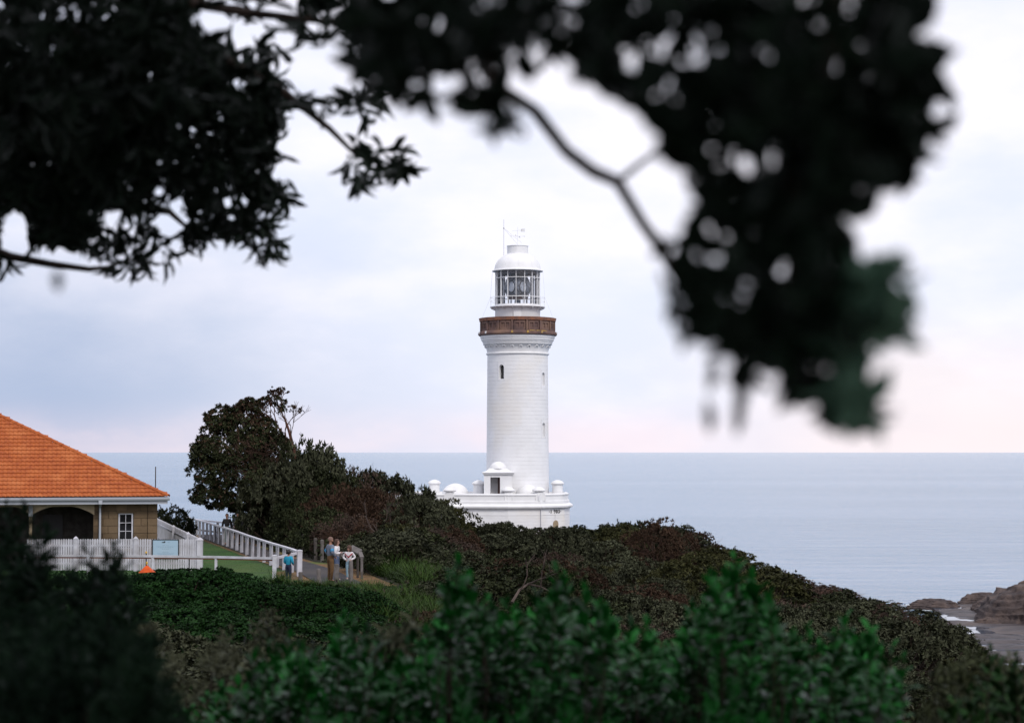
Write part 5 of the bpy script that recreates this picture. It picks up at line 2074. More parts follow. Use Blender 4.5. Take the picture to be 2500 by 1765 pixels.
# shrub behind the cottage
x = Wp(418, 1270, 118)[0]
shrub(x, 118, 'dark', 1.25, Wp(418, 1232, 118)[2] - gz1(x, 118), '', 'dark leafy shrub behind the cottage corner against the sea', sink=0)
x = Wp(438, 1270, 119)[0]
shrub(x, 119.5, 'dark', .8, Wp(445, 1256, 119)[2] - gz1(x, 119), '', 'low leafy shrub left of the far end of the white railing', sink=0)

# ---- clipped-looking green mound in front of the lawn
MOUND = [(235, 1415), (290, 1402), (340, 1392), (400, 1383), (450, 1372), (520, 1372), (570, 1382), (620, 1396), (660, 1412), (700, 1428), (760, 1434), (820, 1428), (880, 1418), (930, 1402)]
MX, MY = [q[0] for q in MOUND], [q[1] for q in MOUND]
mp = []
tries = 0
while len(mp) < 62 and tries < 6000:
    tries += 1
    y = rng.uniform(30, 72)
    px = rng.uniform(150, 1000)
    x = (px - 1250) / F * y
    if y > 66 and 655 < px < 905 and y > 70:
        continue
    sep = 1.7 if y > 45 else 1.5
    if any((x - a) ** 2 + (y - b) ** 2 < sep ** 2 for a, b in mp):
        continue
    mp.append((x, y))
mp.sort(key=lambda q: -q[1])
for x, y in mp:
    g = gz1(x, y)
    px, py = pix(x, y, g)
    rad = rng.uniform(1.25, 1.75)
    h = rng.uniform(.8, 1.15)
    zlim = min(Wp(q, np.interp(q, MX, MY) + rng.uniform(0, 10), y)[2] for q in (px - rad * .6 * F / y, px, px + rad * .6 * F / y))
    h = min(h if y < 55 else 2.0, zlim - g + .12)
    if h < .3:
        continue
    if px > 850 and y > 56:
        continue
    kind = 'hedge' if (y > 40 or rng.random() < .5) else str(rng.choice(['grey', 'dark']))
    zone = ('on the back of the mound' if y > 56 else 'midway up the mound' if y > 42 else 'at the mound foot') + \
           (' at the left' if px < 420 else ' at the right' if px > 680 else '')
    shrub(x, y, kind, rad, h, zone)
name_shrubs()

# ---- undergrowth between the shrubs
def undergrowth(n, name, mats, region, L, wr, label, hmax=.5, seed=3, kind='quad', m=5):
    r = np.random.default_rng(seed)
    x0, x1, y0, y1, cond = region
    X, Y = r.uniform(x0, x1, n), r.uniform(y0, y1, n)
    Z = gz(X, Y)
    k = cond(X, Y, Z)
    X, Y, Z = X[k], Y[k], Z[k]
    C = np.stack([X, Y, Z + r.uniform(0, hmax, len(X))], -1)
    A = np.array([0, 0, 1.]) + r.normal(0, .35, (len(X), 3))
    v, f, t = leaves(*rosettes(C, A, m, (15, 80), L, wr, r), kind, r)
    o = link(name, np_mesh(name, v, f, mats, tint=t))
    return tag(o, label, None, kind='stuff')


def vis_cond(X, Y, Z):
    dep = Y
    px = 1250 + F * X / dep
    return (px > 820) & (px < 2580) & (Z > 3) & ~((Y > 73) & (X < -4.2)) & ~((np.abs(X - .6) < 12) & (np.abs(Y - 194) < 12))


undergrowth(30000, 'undergrowth', M['leaf_dark'], (-14, 36, 40, 150, vis_cond), .19, .36, 'low dark undergrowth filling the gaps between the shrubs')
undergrowth(12000, 'dry_undergrowth', M['leaf_brown'], (-14, 36, 40, 140, vis_cond), .22, .16, 'dry brown stalks and litter between the shrubs', hmax=.7, seed=4)
undergrowth(16000, 'ground_cover', M['leaf_hedge'], (-20, 0, 26, 77, lambda X, Y, Z: (1250 + F * X / Y < 1020) & (1250 + F * X / Y > 60) & ~((Y > 74.8) & (X > -9.5) & (X < -5.2))),
            .15, .45, 'dense green ground cover between the mound shrubs', hmax=.35, seed=6)

# dark thicket floor behind the bollards
def thicket_cond(X, Y, Z):
    pathx = np.interp(Y, [p.y for p in pc], [p.x for p in pc])
    return (X > pathx + 1.6) & (X < 3)


undergrowth(9000, 'thicket_floor', M['leaf_dark'], (-20, 3, 84, 132, thicket_cond), .22, .36, 'shaded leafy floor under the thicket behind the bollards', hmax=1.0, seed=9)

# lawn blades and rough grass along the path
def lawn_cond(X, Y, Z):
    fx = np.interp(Y, [p[1] for p in FENCE], [p[0] for p in FENCE])
    return (X < fx - .05) & (X > -23)


undergrowth(26000, 'lawn_grass', M['blade'], (-24, -8, 78.8, 128, lawn_cond), .07, .09, 'short lawn grass blades', hmax=.01, seed=12, kind='strap', m=3)


# ---- strappy clumps
def tuft_mesh(seed, n=150, L=.8):
    r = np.random.default_rng(seed)
    C = np.stack([r.normal(0, .10, n), r.normal(0, .10, n), np.zeros(n)], -1)
    az = r.random(n) * 2 * PI
    pol = np.deg2rad(r.uniform(5, 62, n))
    D = np.stack([np.cos(az) * np.sin(pol), np.sin(az) * np.sin(pol), np.cos(pol)], -1)
    U = np.cross(D, np.stack([-np.sin(az), np.cos(az), np.zeros(n)], -1))
    U = -U * np.sign((U[:, 2:3]))
    ln = L * r.uniform(.6, 1.1, n)
    return leaves(C, D, -U, ln, np.full(n, .022), 'strap', r)


TUFT = []
for s_ in range(4):
    TUFT.append(tuft_mesh(40 + s_))
tp = []
tries = 0
while len(tp) < 260 and tries < 5000:
    tries += 1
    y = rng.uniform(58, 95)
    px = rng.uniform(640, 1075)
    x = (px - 1250) / F * y
    py = pix(x, y, gz1(x, y))[1]
    if px < 905 and y < 74.5: continue
    if y > 74 and np.interp(y, [p.y for p in pc], [p.x for p in pc]) - 2.4 < x < np.interp(y, [p.y for p in pc], [p.x for p in pc]) + 2.6:
        continue
    if px < 905 and not (y < 78 or y > 86):
        continue
    if x < -9.3: continue
    if any((x - a) ** 2 + (y - b) ** 2 < .5 ** 2 for a, b in tp):
        continue
    tp.append((x, y))
# a fringe of low leafy growth in front of the people, below their feet
for px in np.linspace(655, 960, 30):
    y = rng.uniform(75.4, 77.6)
    tp.append(((px - 1250) / F * y, y))
def tuft_field(name, pts_, label, lo, hi):
    groups = {}
    parts = []
    for x, y in pts_:
        k = int(rng.integers(4))
        v, f, t = TUFT[k]
        sc, a = rng.uniform(lo, hi), rng.uniform(0, 6.28)
        Rm = np.array([[math.cos(a), -math.sin(a), 0], [math.sin(a), math.cos(a), 0], [0, 0, 1]])
        parts.append(((v @ Rm.T) * np.array([sc * 1.2, sc * 1.2, sc]) + np.array([x, y, gz1(x, y) - .03]), f, np.clip(t * .7 + rng.random() * .3, 0, 1)))
    v, f, t = join_leaves(parts)
    o = link(name, np_mesh(name, v, f, M['leaf_strap'], tint=t))
    return tag(o, label, None, kind='stuff')


tuft_field('bank_grass', [q for q in tp if not (75 <= q[1] <= 77.7 and pix(q[0], q[1], 21.7)[0] < 965)], 'strappy green grass covering the bank right of the people', .8, 1.35)
tuft_field('fringe_grass', [q for q in tp if 75 <= q[1] <= 77.7 and pix(q[0], q[1], 21.7)[0] < 965], 'fringe of low arching grass before the people and bollards', .45, .65)


# ------------------------------------------------------------------ bare branches and trunks
def branch_tree(mb, p, d, L, r, depth, rg, spread=.45, up=.1, twist=None, tips=None, minr=.008, sides=5):
    """recursive forked limb; tips collects end points"""
    p = Vector(p)
    d = Vector(d).normalized()
    n = 4
    pts = [p]
    q = p
    for i in range(n):
        d = (d + Vector((rg.normal() * .13, rg.normal() * .13, rg.normal() * .10 + up * .2)) + (Vector(twist) * .1 if twist else Vector((0, 0, 0)))).normalized()
        q = q + d * (L / n)
        pts.append(q)
    r1 = max(minr, r * .68)
    mb.tube(pts, r, r1, sides, cap=False)
    if depth == 0:
        if tips is not None:
            tips.append((q, d))
        return
    k = 2 if rg.random() < .65 else 3
    for i in range(k):
        nd = (d + Vector((rg.normal() * spread, rg.normal() * spread, rg.normal() * spread * .7))).normalized()
        branch_tree(mb, q, nd, L * rg.uniform(.62, .86), r1, depth - 1, rg, spread, up, twist, tips, minr, sides)


def windswept_tree():
    D0 = 114.5
    bx = Wp(640, 1335, D0)
    g = gz1(bx[0], D0)
    t = empty('windswept_tree', (bx[0], D0, g), 'dark windswept tree with bare reddish limbs standing above the white railing', 'tree')
    rg = np.random.default_rng(77)
    tr = MB()
    # trunk leaning left, with a second stem at the right that carries the bare limbs
    tr.tube([(bx[0], D0, g - .2), (bx[0] - .3, D0, g + 1.3), (bx[0] - .1, D0 + .2, g + 2.6), (bx[0] - .8, D0 + .2, g + 4.0)], .30, .18, 9)
    fork = Vector((bx[0] - .1, D0 + .2, g + 2.5))
    for tx, ty, dd in ((515, 1180, 113.5), (545, 1080, 114), (590, 1050, 114.5), (560, 1230, 113), (660, 1180, 113.5), (620, 1120, 113)):
        e = Vector(Wp(tx, ty, dd))
        mid = fork.lerp(e, .5) + Vector((.3, 0, .35))
        tr.tube([fork, mid, e], .13, .05, 6, cap=False)
    tr.build('trunk', M['bark'], t, True)
    # bare right-hand limbs
    tips = []
    bm_ = MB()
    s0 = Vector(Wp(722, 1150, 115.5))
    root = Vector(Wp(716, 1096, 115))
    bm_.tube([(bx[0] + .6, D0 + .2, g), s0, root], .2, .12, 7, cap=False)
    for tx, ty, dd, tw in ((690, 1062, 114.8, (-1, 0, 1.6)), (700, 1035, 115.4, (-.4, .2, 1.4)), (676, 1080, 114.4, (-1.2, -.2, .9)), (655, 1085, 115.2, (-1.2, .2, 1.0)), (697, 1070, 115.8, (-.2, .3, 1.6)), (640, 1070, 114.9, (-1, 0, 1.2))):
        e = Vector(Wp(tx, ty, dd))
        mid = root.lerp(e, .5) + Vector((0, 0, .12))
        bm_.tube([root, mid, e], .115, .07, 6, cap=False)
        branch_tree(bm_, e, Vector(tw), .70, .06, 4, rg, .40, .3, None, tips, .017, 4)
    bm_.build('bare_limb', M['bark_red'], t, True)
    # fine bare twigs at the far right (leafless)
    tw_ = MB()
    branch_tree(tw_, root + Vector((0, 0, .1)), Vector((-.05, 0, 1)), .8, .045, 4, rg, .30, .25, None, None, .007, 3)
    tw_.build('bare_twig', M['branch_pale'], t)
    # crown in lobes
    r = np.random.default_rng(5)
    lobes = [(560, 1085, 114.2, 1.9, 1.7), (520, 1150, 113.6, 1.35, 1.5), (600, 1050, 114.6, 1.6, 1.25), (545, 1025, 114.4, .95, .8), (640, 1010, 115, 1.15, .8), (662, 985, 115.2, .8, .55), (610, 995, 115, .7, .5),
             (590, 1170, 113.2, 2.0, 1.5), (508, 1205, 113.2, .95, .85), (640, 1110, 113.8, 1.6, 1.4), (540, 1222, 113.6, .95, .5), (590, 1236, 114, .8, .32), (660, 1215, 113.6, 1.6, 1.1), (505, 1105, 113.8, .8, .9)]
    P_, A_ = [], []
    for px, py, d, rr_, rz_ in lobes:
        c = Wp(px, py, d)
        K = int((44 if not (px >= 635 and py < 1020) else 7) * rr_)
        p, a, cc = clumpy(c, (rr_, rr_ * .95, rz_), K, 20, r, .24, -.75, shell=(.55, 1.0))
        P_.append(p)
        A_.append(a)
    P_, A_ = np.concatenate(P_), np.concatenate(A_)
    # outline: leave the crown's gaps on the right where the limbs are bare
    v, f, tt = leaves(*rosettes(P_, A_, 7, (20, 85), .16, .38, r), 'quad', r)
    link('crown', np_mesh('crown', v - np.array([tuple(t.location)]), f, M['leaf_dark'], tint=tt), t)
    sel = r.random(len(P_)) < np.clip((P_[:, 2] - g - 3.5) * .08, .10, .40)
    v, f, tt = leaves(*rosettes(P_[sel] + A_[sel] * .06, A_[sel], 6, (20, 85), .17, .36, r), 'quad', r)
    link('reddish_leaves', np_mesh('reddish_leaves', v - np.array([tuple(t.location)]), f, M['leaf_rust'], tint=tt), t)
    # sparse reddish leaf tufts on the bare limbs' ends
    tp_ = np.array([tuple(q[0]) for q in tips])
    td = np.array([tuple(q[1]) for q in tips])
    keep = r.random(len(tp_)) < np.clip((tp_[:, 2] - Wp(680, 1040, 115)[2]) * .7 + .25, .2, 1)
    tp_, td = tp_[keep], td[keep]
    tp_ = np.repeat(tp_, 2, 0) + r.normal(0, .07, (2 * len(tp_), 3))
    td = np.repeat(td, 2, 0)
    v, f, tt = leaves(*rosettes(tp_, td, 8, (15, 80), .15, .38, r), 'quad', r)
    link('sparse_leaves', np_mesh('sparse_leaves', v - np.array([tuple(t.location)]), f, M['leaf_rust'], tint=tt), t)
    # dry reddish inner twigs showing through the crown
    dry = MB()
    for k in range(170):
        a = Vector(Wp(r.uniform(560, 690), r.uniform(1090, 1180), 113.2 - r.random() * .6))
        branch_tree(dry, a, Vector((r.normal() - .4, -.6, r.normal() * .6 + .5)), .5, .016, 1, rg, .5, .1, None, None, .006, 3)
    dry.build('dry_twig', M['twig'], t)


windswept_tree()

# bleached branches lying under the scrub edge
for lab, pts_ in (('pale twisted branch arching under the brown bush right of the people', [(905, 1292, 97), (930, 1285, 96.5), (955, 1300, 96), (975, 1325, 95.5), (1000, 1345, 95)]),
                  ('thin crooked pale stem rising behind the strappy clumps', [(948, 1365, 92), (938, 1330, 92.5), (930, 1310, 93), (905, 1290, 93), (893, 1260, 94)]),
                  ('grey forked branch under the scrub in the middle of the slope', [(1065, 1378, 90), (1058, 1355, 90.4), (1070, 1340, 90.6), (1085, 1338, 91), (1110, 1350, 91)]),
                  ('bent pale branch before the bright green shoots', [(1250, 1470, 72), (1268, 1440, 72.5), (1290, 1425, 73), (1320, 1432, 73), (1345, 1445, 73)])):
    o = MB()
    P3 = [Wp(*q) for q in pts_]
    o.tube(P3, .055, .028, 6)
    for q in range(2, len(P3)):
        a = Vector(P3[q - 1])
        branch_tree(o, a, Vector((rng.normal(), rng.normal() * .4, .7)), .6, .03, 2, np.random.default_rng(q), .4, .1, None, None, .008, 4)
    b_ = link('fallen_branch', o.mesh('fallen_branch', M['branch_pale'], True, P3[0]))
    b_.location = P3[0]
    tag(b_, lab, 'branch', 'bleached branches in the scrub')

earth_patch(*[(Wp(1072, 1480, 66)[0]), 66, .8, 1.3])
x_ = Wp(2330, 1722, 46)
earth_patch(x_[0], 46, 1.1, 1.5)
# ------------------------------------------------------------------ bushes close to the camera
DS = 1 / 0.9184          # outlines below were read off a 2296 px wide view of the photo


def shoots(specs, r, L, wr, n, step, kind='fold', a_top=25, a_low=78):
    """specs: (tip, direction); leaves set spirally down each shoot"""
    Ps, Ds, Us, Ls = [], [], [], []
    for tip, d in specs:
        d = Vector(d).normalized()
        s = d.cross(Vector((.3, 1, .1))).normalized()
        u = s.cross(d)
        ph = r.random() * 6.28
        sc = r.uniform(.75, 1.15)
        for i in range(n):
            t = i / n
            az = ph + i * 2.4 + r.normal() * .2
            pol = R(a_top + (a_low - a_top) * min(1, t * 1.6) + r.normal() * 8)
            rad = s * math.cos(az) + u * math.sin(az)
            Ps.append(Vector(tip) - d * (i * step * sc + .004))
            Ds.append(d * math.cos(pol) + rad * math.sin(pol) + Vector((0, 0, .08)))
            Us.append(d - rad * .2 + Vector((r.normal() * .2, r.normal() * .2, r.normal() * .2)))
            Ls.append(L * sc * (.55 + .55 * min(1, t * 3)) * r.uniform(.8, 1.15))
    Ls = np.array(Ls)
    return leaves(np.array([tuple(p) for p in Ps]), np.array([tuple(p) for p in Ds]), np.array([tuple(p) for p in Us]), Ls, Ls * wr, kind, r)


CONT = [(360, 1620), (410, 1545), (450, 1510), (565, 1495), (600, 1450), (650, 1438), (740, 1425), (770, 1380), (800, 1398), (850, 1438), (925, 1430), (950, 1396), (980, 1360), (1000, 1310), (1030, 1272), (1050, 1297), (1090, 1345),
        (1148, 1362), (1198, 1342), (1248, 1294), (1293, 1312), (1313, 1337), (1358, 1367), (1398, 1420), (1448, 1405), (1498, 1418), (1528, 1382), (1558, 1360), (1588, 1302), (1648, 1264), (1688, 1297), (1728, 1347), (1738, 1410), (1763, 1468),
        (1798, 1430), (1813, 1415), (1873, 1430), (1898, 1397), (1948, 1420), (2008, 1460), (2018, 1520), (2030, 1605), (2080, 1645), (2138, 1585), (2173, 1560), (2218, 1468), (2278, 1486), (2296, 1478), (2400, 1465), (2480, 1480)]
CX_, CY_ = [q[0] * DS for q in CONT], [q[1] * DS for q in CONT]


def front_bush(x0, x1, nsh, label, seed, mat='leaf_bright', peaks=(), d0=7.6, d1=11.5, L=.102, wr=.50, n=12, step=.029, deep=430, lift=0):
    r = np.random.default_rng(seed)
    specs = []
    for px, py in peaks:
        d = r.uniform(8.2, 9.4)
        for k in range(4):
            specs.append((Vector(Wp(px * DS + r.normal() * (0 if k == 0 else 22), py * DS + k * 28, d + k * .05)), Vector((r.normal() * .10, r.normal() * .1, 1))))
    for i in range(int(nsh * .9)):
        px = r.uniform(x0, x1) * DS
        top = np.interp(px, CX_, CY_) + lift
        t = r.random() ** 1.35
        py = top + 14 + 45 * r.random() ** 2 + t * deep
        d = d0 + (d1 - d0) * (1 - t) * r.uniform(.5, 1) + r.normal() * .15
        # shoots spread outwards from the middle of the bush, more so low down
        dirn = Vector(((px / DS - (x0 + x1) / 2) / (x1 - x0) * .9 + r.normal() * .25, -.25 - .35 * t + r.normal() * .25, 1 - .35 * t))
        specs.append((Vector(Wp(px, py, d)), dirn))
    xm, dm = (x0 + x1) / 2 * DS, (d0 + d1) / 2
    bx = (xm - 1250) / F * dm
    g = gz1(bx, dm)
    o = empty('leafy_bush', (bx, dm, g), label, 'bush', 'leafy bushes close to the camera')
    v, f, t = shoots(specs, r, L, wr, n, step)
    t = t ** 2.4
    v = v - np.array([[bx, dm, g]])
    link('foliage', np_mesh('foliage', v, f, M[mat], tint=t), o)
    mb = MB()
    for tip, d in specs:
        d = d.normalized()
        a = tip - d * (n * step * 1.1)
        b = Vector((bx + (a.x - bx) * .6 + r.normal() * .05, dm + (a.y - dm) * .6 + r.normal() * .05, g - .05))
        mb.tube([b, b.lerp(a, .6) + Vector((0, 0, .05)), a, tip], .006, .002, 4, cap=False)
    mb.build('stem', M['bark'], o)
    return o


front_bush(385, 690, 120, 'dark green low bush at the bottom left of the bright ones', 107, peaks=[(650, 1432), (600, 1440)])
front_bush(640, 960, 150, 'low bright green bush in front at the left of the tall shoots', 101, peaks=[(770, 1368), (790, 1385), (850, 1428), (925, 1422)])
front_bush(925, 1165, 140, 'bright green bush with the tall single shoot left of centre', 102, peaks=[(1030, 1262), (1050, 1290), (1004, 1305), (1090, 1338), (1140, 1352)])
front_bush(1140, 1425, 160, 'bright green bush with paired shoots in the middle foreground', 103, peaks=[(1248, 1282), (1268, 1292), (1312, 1327), (1200, 1334), (1358, 1358), (1415, 1405)])
front_bush(1400, 1760, 190, 'tallest bright green foreground bush right of centre', 104, peaks=[(1648, 1252), (1686, 1288), (1590, 1294), (1726, 1338), (1550, 1356), (1740, 1402), (1630, 1275), (1448, 1398)])
front_bush(1745, 2025, 150, 'rounded bright green bush right of the tallest one', 105, peaks=[(1898, 1387), (1948, 1412), (1813, 1408), (1870, 1424), (2004, 1450)])
front_bush(2085, 2480, 130, 'dull green bush in the bottom right corner', 106, mat='leaf_hedge', peaks=[(2220, 1458), (2278, 1478), (2173, 1552), (2138, 1578)])
front_bush(700, 1250, 110, 'darker green bush behind the left bright shoots', 111, mat='leaf_hedge', d0=12, d1=14, L=.12, deep=330, lift=60)
front_bush(1230, 1800, 110, 'darker green bush behind the tallest bright shoots', 112, mat='leaf_hedge', d0=12, d1=14, L=.12, deep=330, lift=60)
front_bush(1780, 2120, 60, 'darker green bush behind the rounded bright bush', 113, mat='leaf_hedge', d0=12, d1=14, L=.12, deep=300, lift=60)

# narrow-leaved shaded bushes at the left
LC = [(-320, 1110), (0, 1128), (70, 1150), (120, 1200), (170, 1218), (200, 1242), (245, 1242), (272, 1262), (275, 1300), (330, 1335), (352, 1400), (385, 1480), (430, 1570), (520, 1640)]
LX_, LY_ = [q[0] * DS for q in LC], [q[1] * DS for q in LC]


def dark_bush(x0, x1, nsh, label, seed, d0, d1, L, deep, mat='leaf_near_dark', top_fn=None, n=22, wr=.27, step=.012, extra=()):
    r = np.random.default_rng(seed)
    specs = []
    for px, py in extra:
        specs.append((Vector(Wp(px * DS, py * DS, d0 + .3)), Vector((r.normal() * .2, -.1, 1))))
    for i in range(nsh):
        px = r.uniform(x0, x1) * DS
        top = top_fn(px)
        t = r.random()
        py = top + 8 + t * deep
        if py > 1830: continue
        d = d0 + (d1 - d0) * r.random()
        specs.append((Vector(Wp(px, py, d)), Vector((r.normal() * .5 + .35, -.3 + r.normal() * .4, .8 + r.normal() * .3))))
    xm, dm = (x0 + x1) / 2 * DS, (d0 + d1) / 2
    bx = (xm - 1250) / F * dm
    g = gz1(bx, dm)
    o = empty('narrow_leaved_bush', (bx, dm, g), label, 'bush', 'shaded narrow leaved bushes')
    v, f, t = shoots(specs, r, L, wr, n, step, a_top=30, a_low=80)
    v = v - np.array([[bx, dm, g]])
    link('foliage', np_mesh('foliage', v, f, M[mat], tint=t), o)
    mb = MB()
    for tip, d in specs[::2]:
        d = d.normalized()
        a = tip - d * (n * step)
        b = Vector((bx + (a.x - bx) * .5, dm + (a.y - dm) * .5, g - .05))
        mb.tube([b, b.lerp(a, .6) + Vector((0, 0, .05)), a], .008, .003, 4, cap=False)
    mb.build('stem', M['bark'], o)
    return o


ltop = lambda px: np.interp(px, LX_, LY_)
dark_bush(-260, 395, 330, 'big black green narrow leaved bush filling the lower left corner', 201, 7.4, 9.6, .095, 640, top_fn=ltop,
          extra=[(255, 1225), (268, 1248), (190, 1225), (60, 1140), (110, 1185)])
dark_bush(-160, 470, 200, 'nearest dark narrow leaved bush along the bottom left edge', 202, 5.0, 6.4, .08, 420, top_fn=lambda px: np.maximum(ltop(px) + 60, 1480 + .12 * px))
dark_bush(330, 560, 90, 'blurred grey green sprigs in front of the shaded mound', 203, 11, 13.5, .085, 260, mat='leaf_grey', top_fn=lambda px: 1560 + 60 * np.sin(px * .03), n=16, wr=.26)
dark_bush(555, 700, 70, 'pale grey green sprigs rising before the mound right of centre', 204, 12.5, 15, .085, 200, mat='leaf_grey', top_fn=lambda px: 1505 + 50 * np.sin(px * .045), n=16, wr=.26)
dark_bush(850, 930, 40, 'single blurred grey sprig beside the orange earth patch', 205, 10, 11.5, .075, 170, mat='leaf_grey', top_fn=lambda px: 1490 + 30 * np.sin(px * .06), n=16, wr=.26)
dark_bush(2030, 2340, 120, 'blurred dark shrub before the rocks at the right edge', 206, 9.5, 12.5, .07, 230, mat='leaf_dark', top_fn=lambda px: np.interp(px, [2210, 2260, 2330, 2400, 2440, 2560], [1760, 1640, 1600, 1575, 1580, 1590]), n=16, wr=.3)


# ------------------------------------------------------------------ trees overhanging the view
GAPS_R = [(1265, 60, 34, 30), (1145, 152, 27, 25), (1098, 180, 32, 30), (1412, 150, 38, 32), (1185, 112, 34, 24), (1240, 132, 32, 30), (1132, 100, 18, 16), (1176, 205, 44, 26), (1240, 205, 36, 60), (1290, 250, 62, 62),
          (1350, 275, 85, 62), (1410, 320, 60, 70), (1380, 240, 50, 30), (1478, 440, 66, 92), (1755, 602, 52, 50), (1750, 512, 34, 34), (1680, 553, 33, 33), (1640, 605, 34, 28), (1575, 580, 40, 44), (1625, 515, 32, 30), (1895, 430, 40, 36),
          (1690, 160, 32, 30), (1800, 80, 42, 42), (1830, 20, 50, 36), (1450, 25, 44, 24), (1505, 45, 36, 30), (1962, 282, 30, 34), (2070, 82, 46, 34), (1620, 752, 30, 30), (1790, 650, 42, 30), (1560, 455, 28, 34), (980, 45, 20, 26), (1090, 12, 34, 24),
          (1805, 150, 28, 24), (1380, 355, 40, 36), (1880, 20, 40, 30)]
GAPS_L = [(480, 50, 40, 34), (560, 70, 34, 22), (545, 88, 30, 26), (655, 20, 22, 12), (637, 82, 24, 26), (705, 50, 16, 18), (755, 45, 28, 28), (715, 125, 60, 26), (790, 160, 50, 40), (700, 175, 60, 30), (680, 280, 42, 28), (650, 325, 36, 26), (700, 330, 70, 40),
          (765, 280, 40, 24), (610, 400, 10, 8), (512, 452, 16, 16), (385, 500, 40, 30), (248, 488, 28, 26), (120, 585, 70, 14), (35, 530, 30, 60), (530, 190, 12, 20), (560, 400, 0, 0), (410, 445, 12, 12), (540, 350, 0, 0),
          (640, 385, 36, 26), (355, 425, 18, 14), (290, 415, 22, 16), (740, 350, 40, 40), (700, 400, 40, 50), (470, 300, 10, 10), (430, 292, 10, 9), (488, 262, 10, 8), (500, 300, 10, 9), (272, 248, 9, 12), (630, 150, 26, 16), (600, 30, 16, 12)]


def in_gaps(px, py, gaps, grow=1.0, small=.46):
    x, y = px / DS, py / DS
    bad = np.zeros(len(x), bool)
    for cx, cy, rx, ry in gaps:
        if rx > 0:
            g_ = grow * (1.0 if max(rx, ry) > 55 else small)
            bad |= ((x - cx) / (rx * g_)) ** 2 + ((y - cy) / (ry * g_)) ** 2 < 1
    return bad


def spray(ells, gaps, L, wr, r, cover=3.5, m=6, spread=(25, 85), droop=.4, small=.46):
    """leaf whorls hung in a slab of depth behind each outline"""
    out = []
    for cx, cy, rx, ry, d0, d1, dens in ells:
        dm = (d0 + d1) / 2
        area = PI * rx * ry * DS * DS
        la = L * L * wr * .55 * (F / dm) ** 2
        n = int(area / la * cover * dens / m)
        n = max(6, min(n, 4200))
        a, q = r.random(n) * 2 * PI, np.sqrt(r.random(n))
        px, py = (cx + rx * q * np.cos(a)) * DS, (cy + ry * q * np.sin(a)) * DS
        d = r.uniform(d0, d1, n)
        P = np.array([Wp(px[i], py[i], d[i]) for i in range(n)])
        A = np.stack([np.cos(a) * q * .9, r.normal(0, .35, n), -np.sin(a) * q * .9 - droop * .5], -1) + r.normal(0, .35, (n, 3))
        Pl, Dl, Ul, Ll, Wl = rosettes(P, A, m, spread, L, wr, r, back=L * .25)
        Dn = unit(Dl)
        ok = np.ones(len(Pl), bool)
        for s in (.15, .55, .95):
            Q = Pl + Dn * (Ll * s)[:, None]
            qx, qy = pix(Q[:, 0], Q[:, 1], Q[:, 2])
            ok &= ~in_gaps(qx, qy, gaps, .95, small)
            if .4 < s < .7:
                # stay roughly inside the outline: tips may stick out a little
                x, y = qx / DS, qy / DS
                ins = np.zeros(len(x), bool)
                for ex, ey, erx, ery, *_ in ells:
                    ins |= ((x - ex) / (erx + 16)) ** 2 + ((y - ey) / (ery + 16)) ** 2 < 1
                ok &= ins | (r.random(len(x)) < .10)
        out.append(leaves(Pl[ok], Dl[ok], Ul[ok], Ll[ok], Wl[ok], 'fold', r))
    return join_leaves(out)


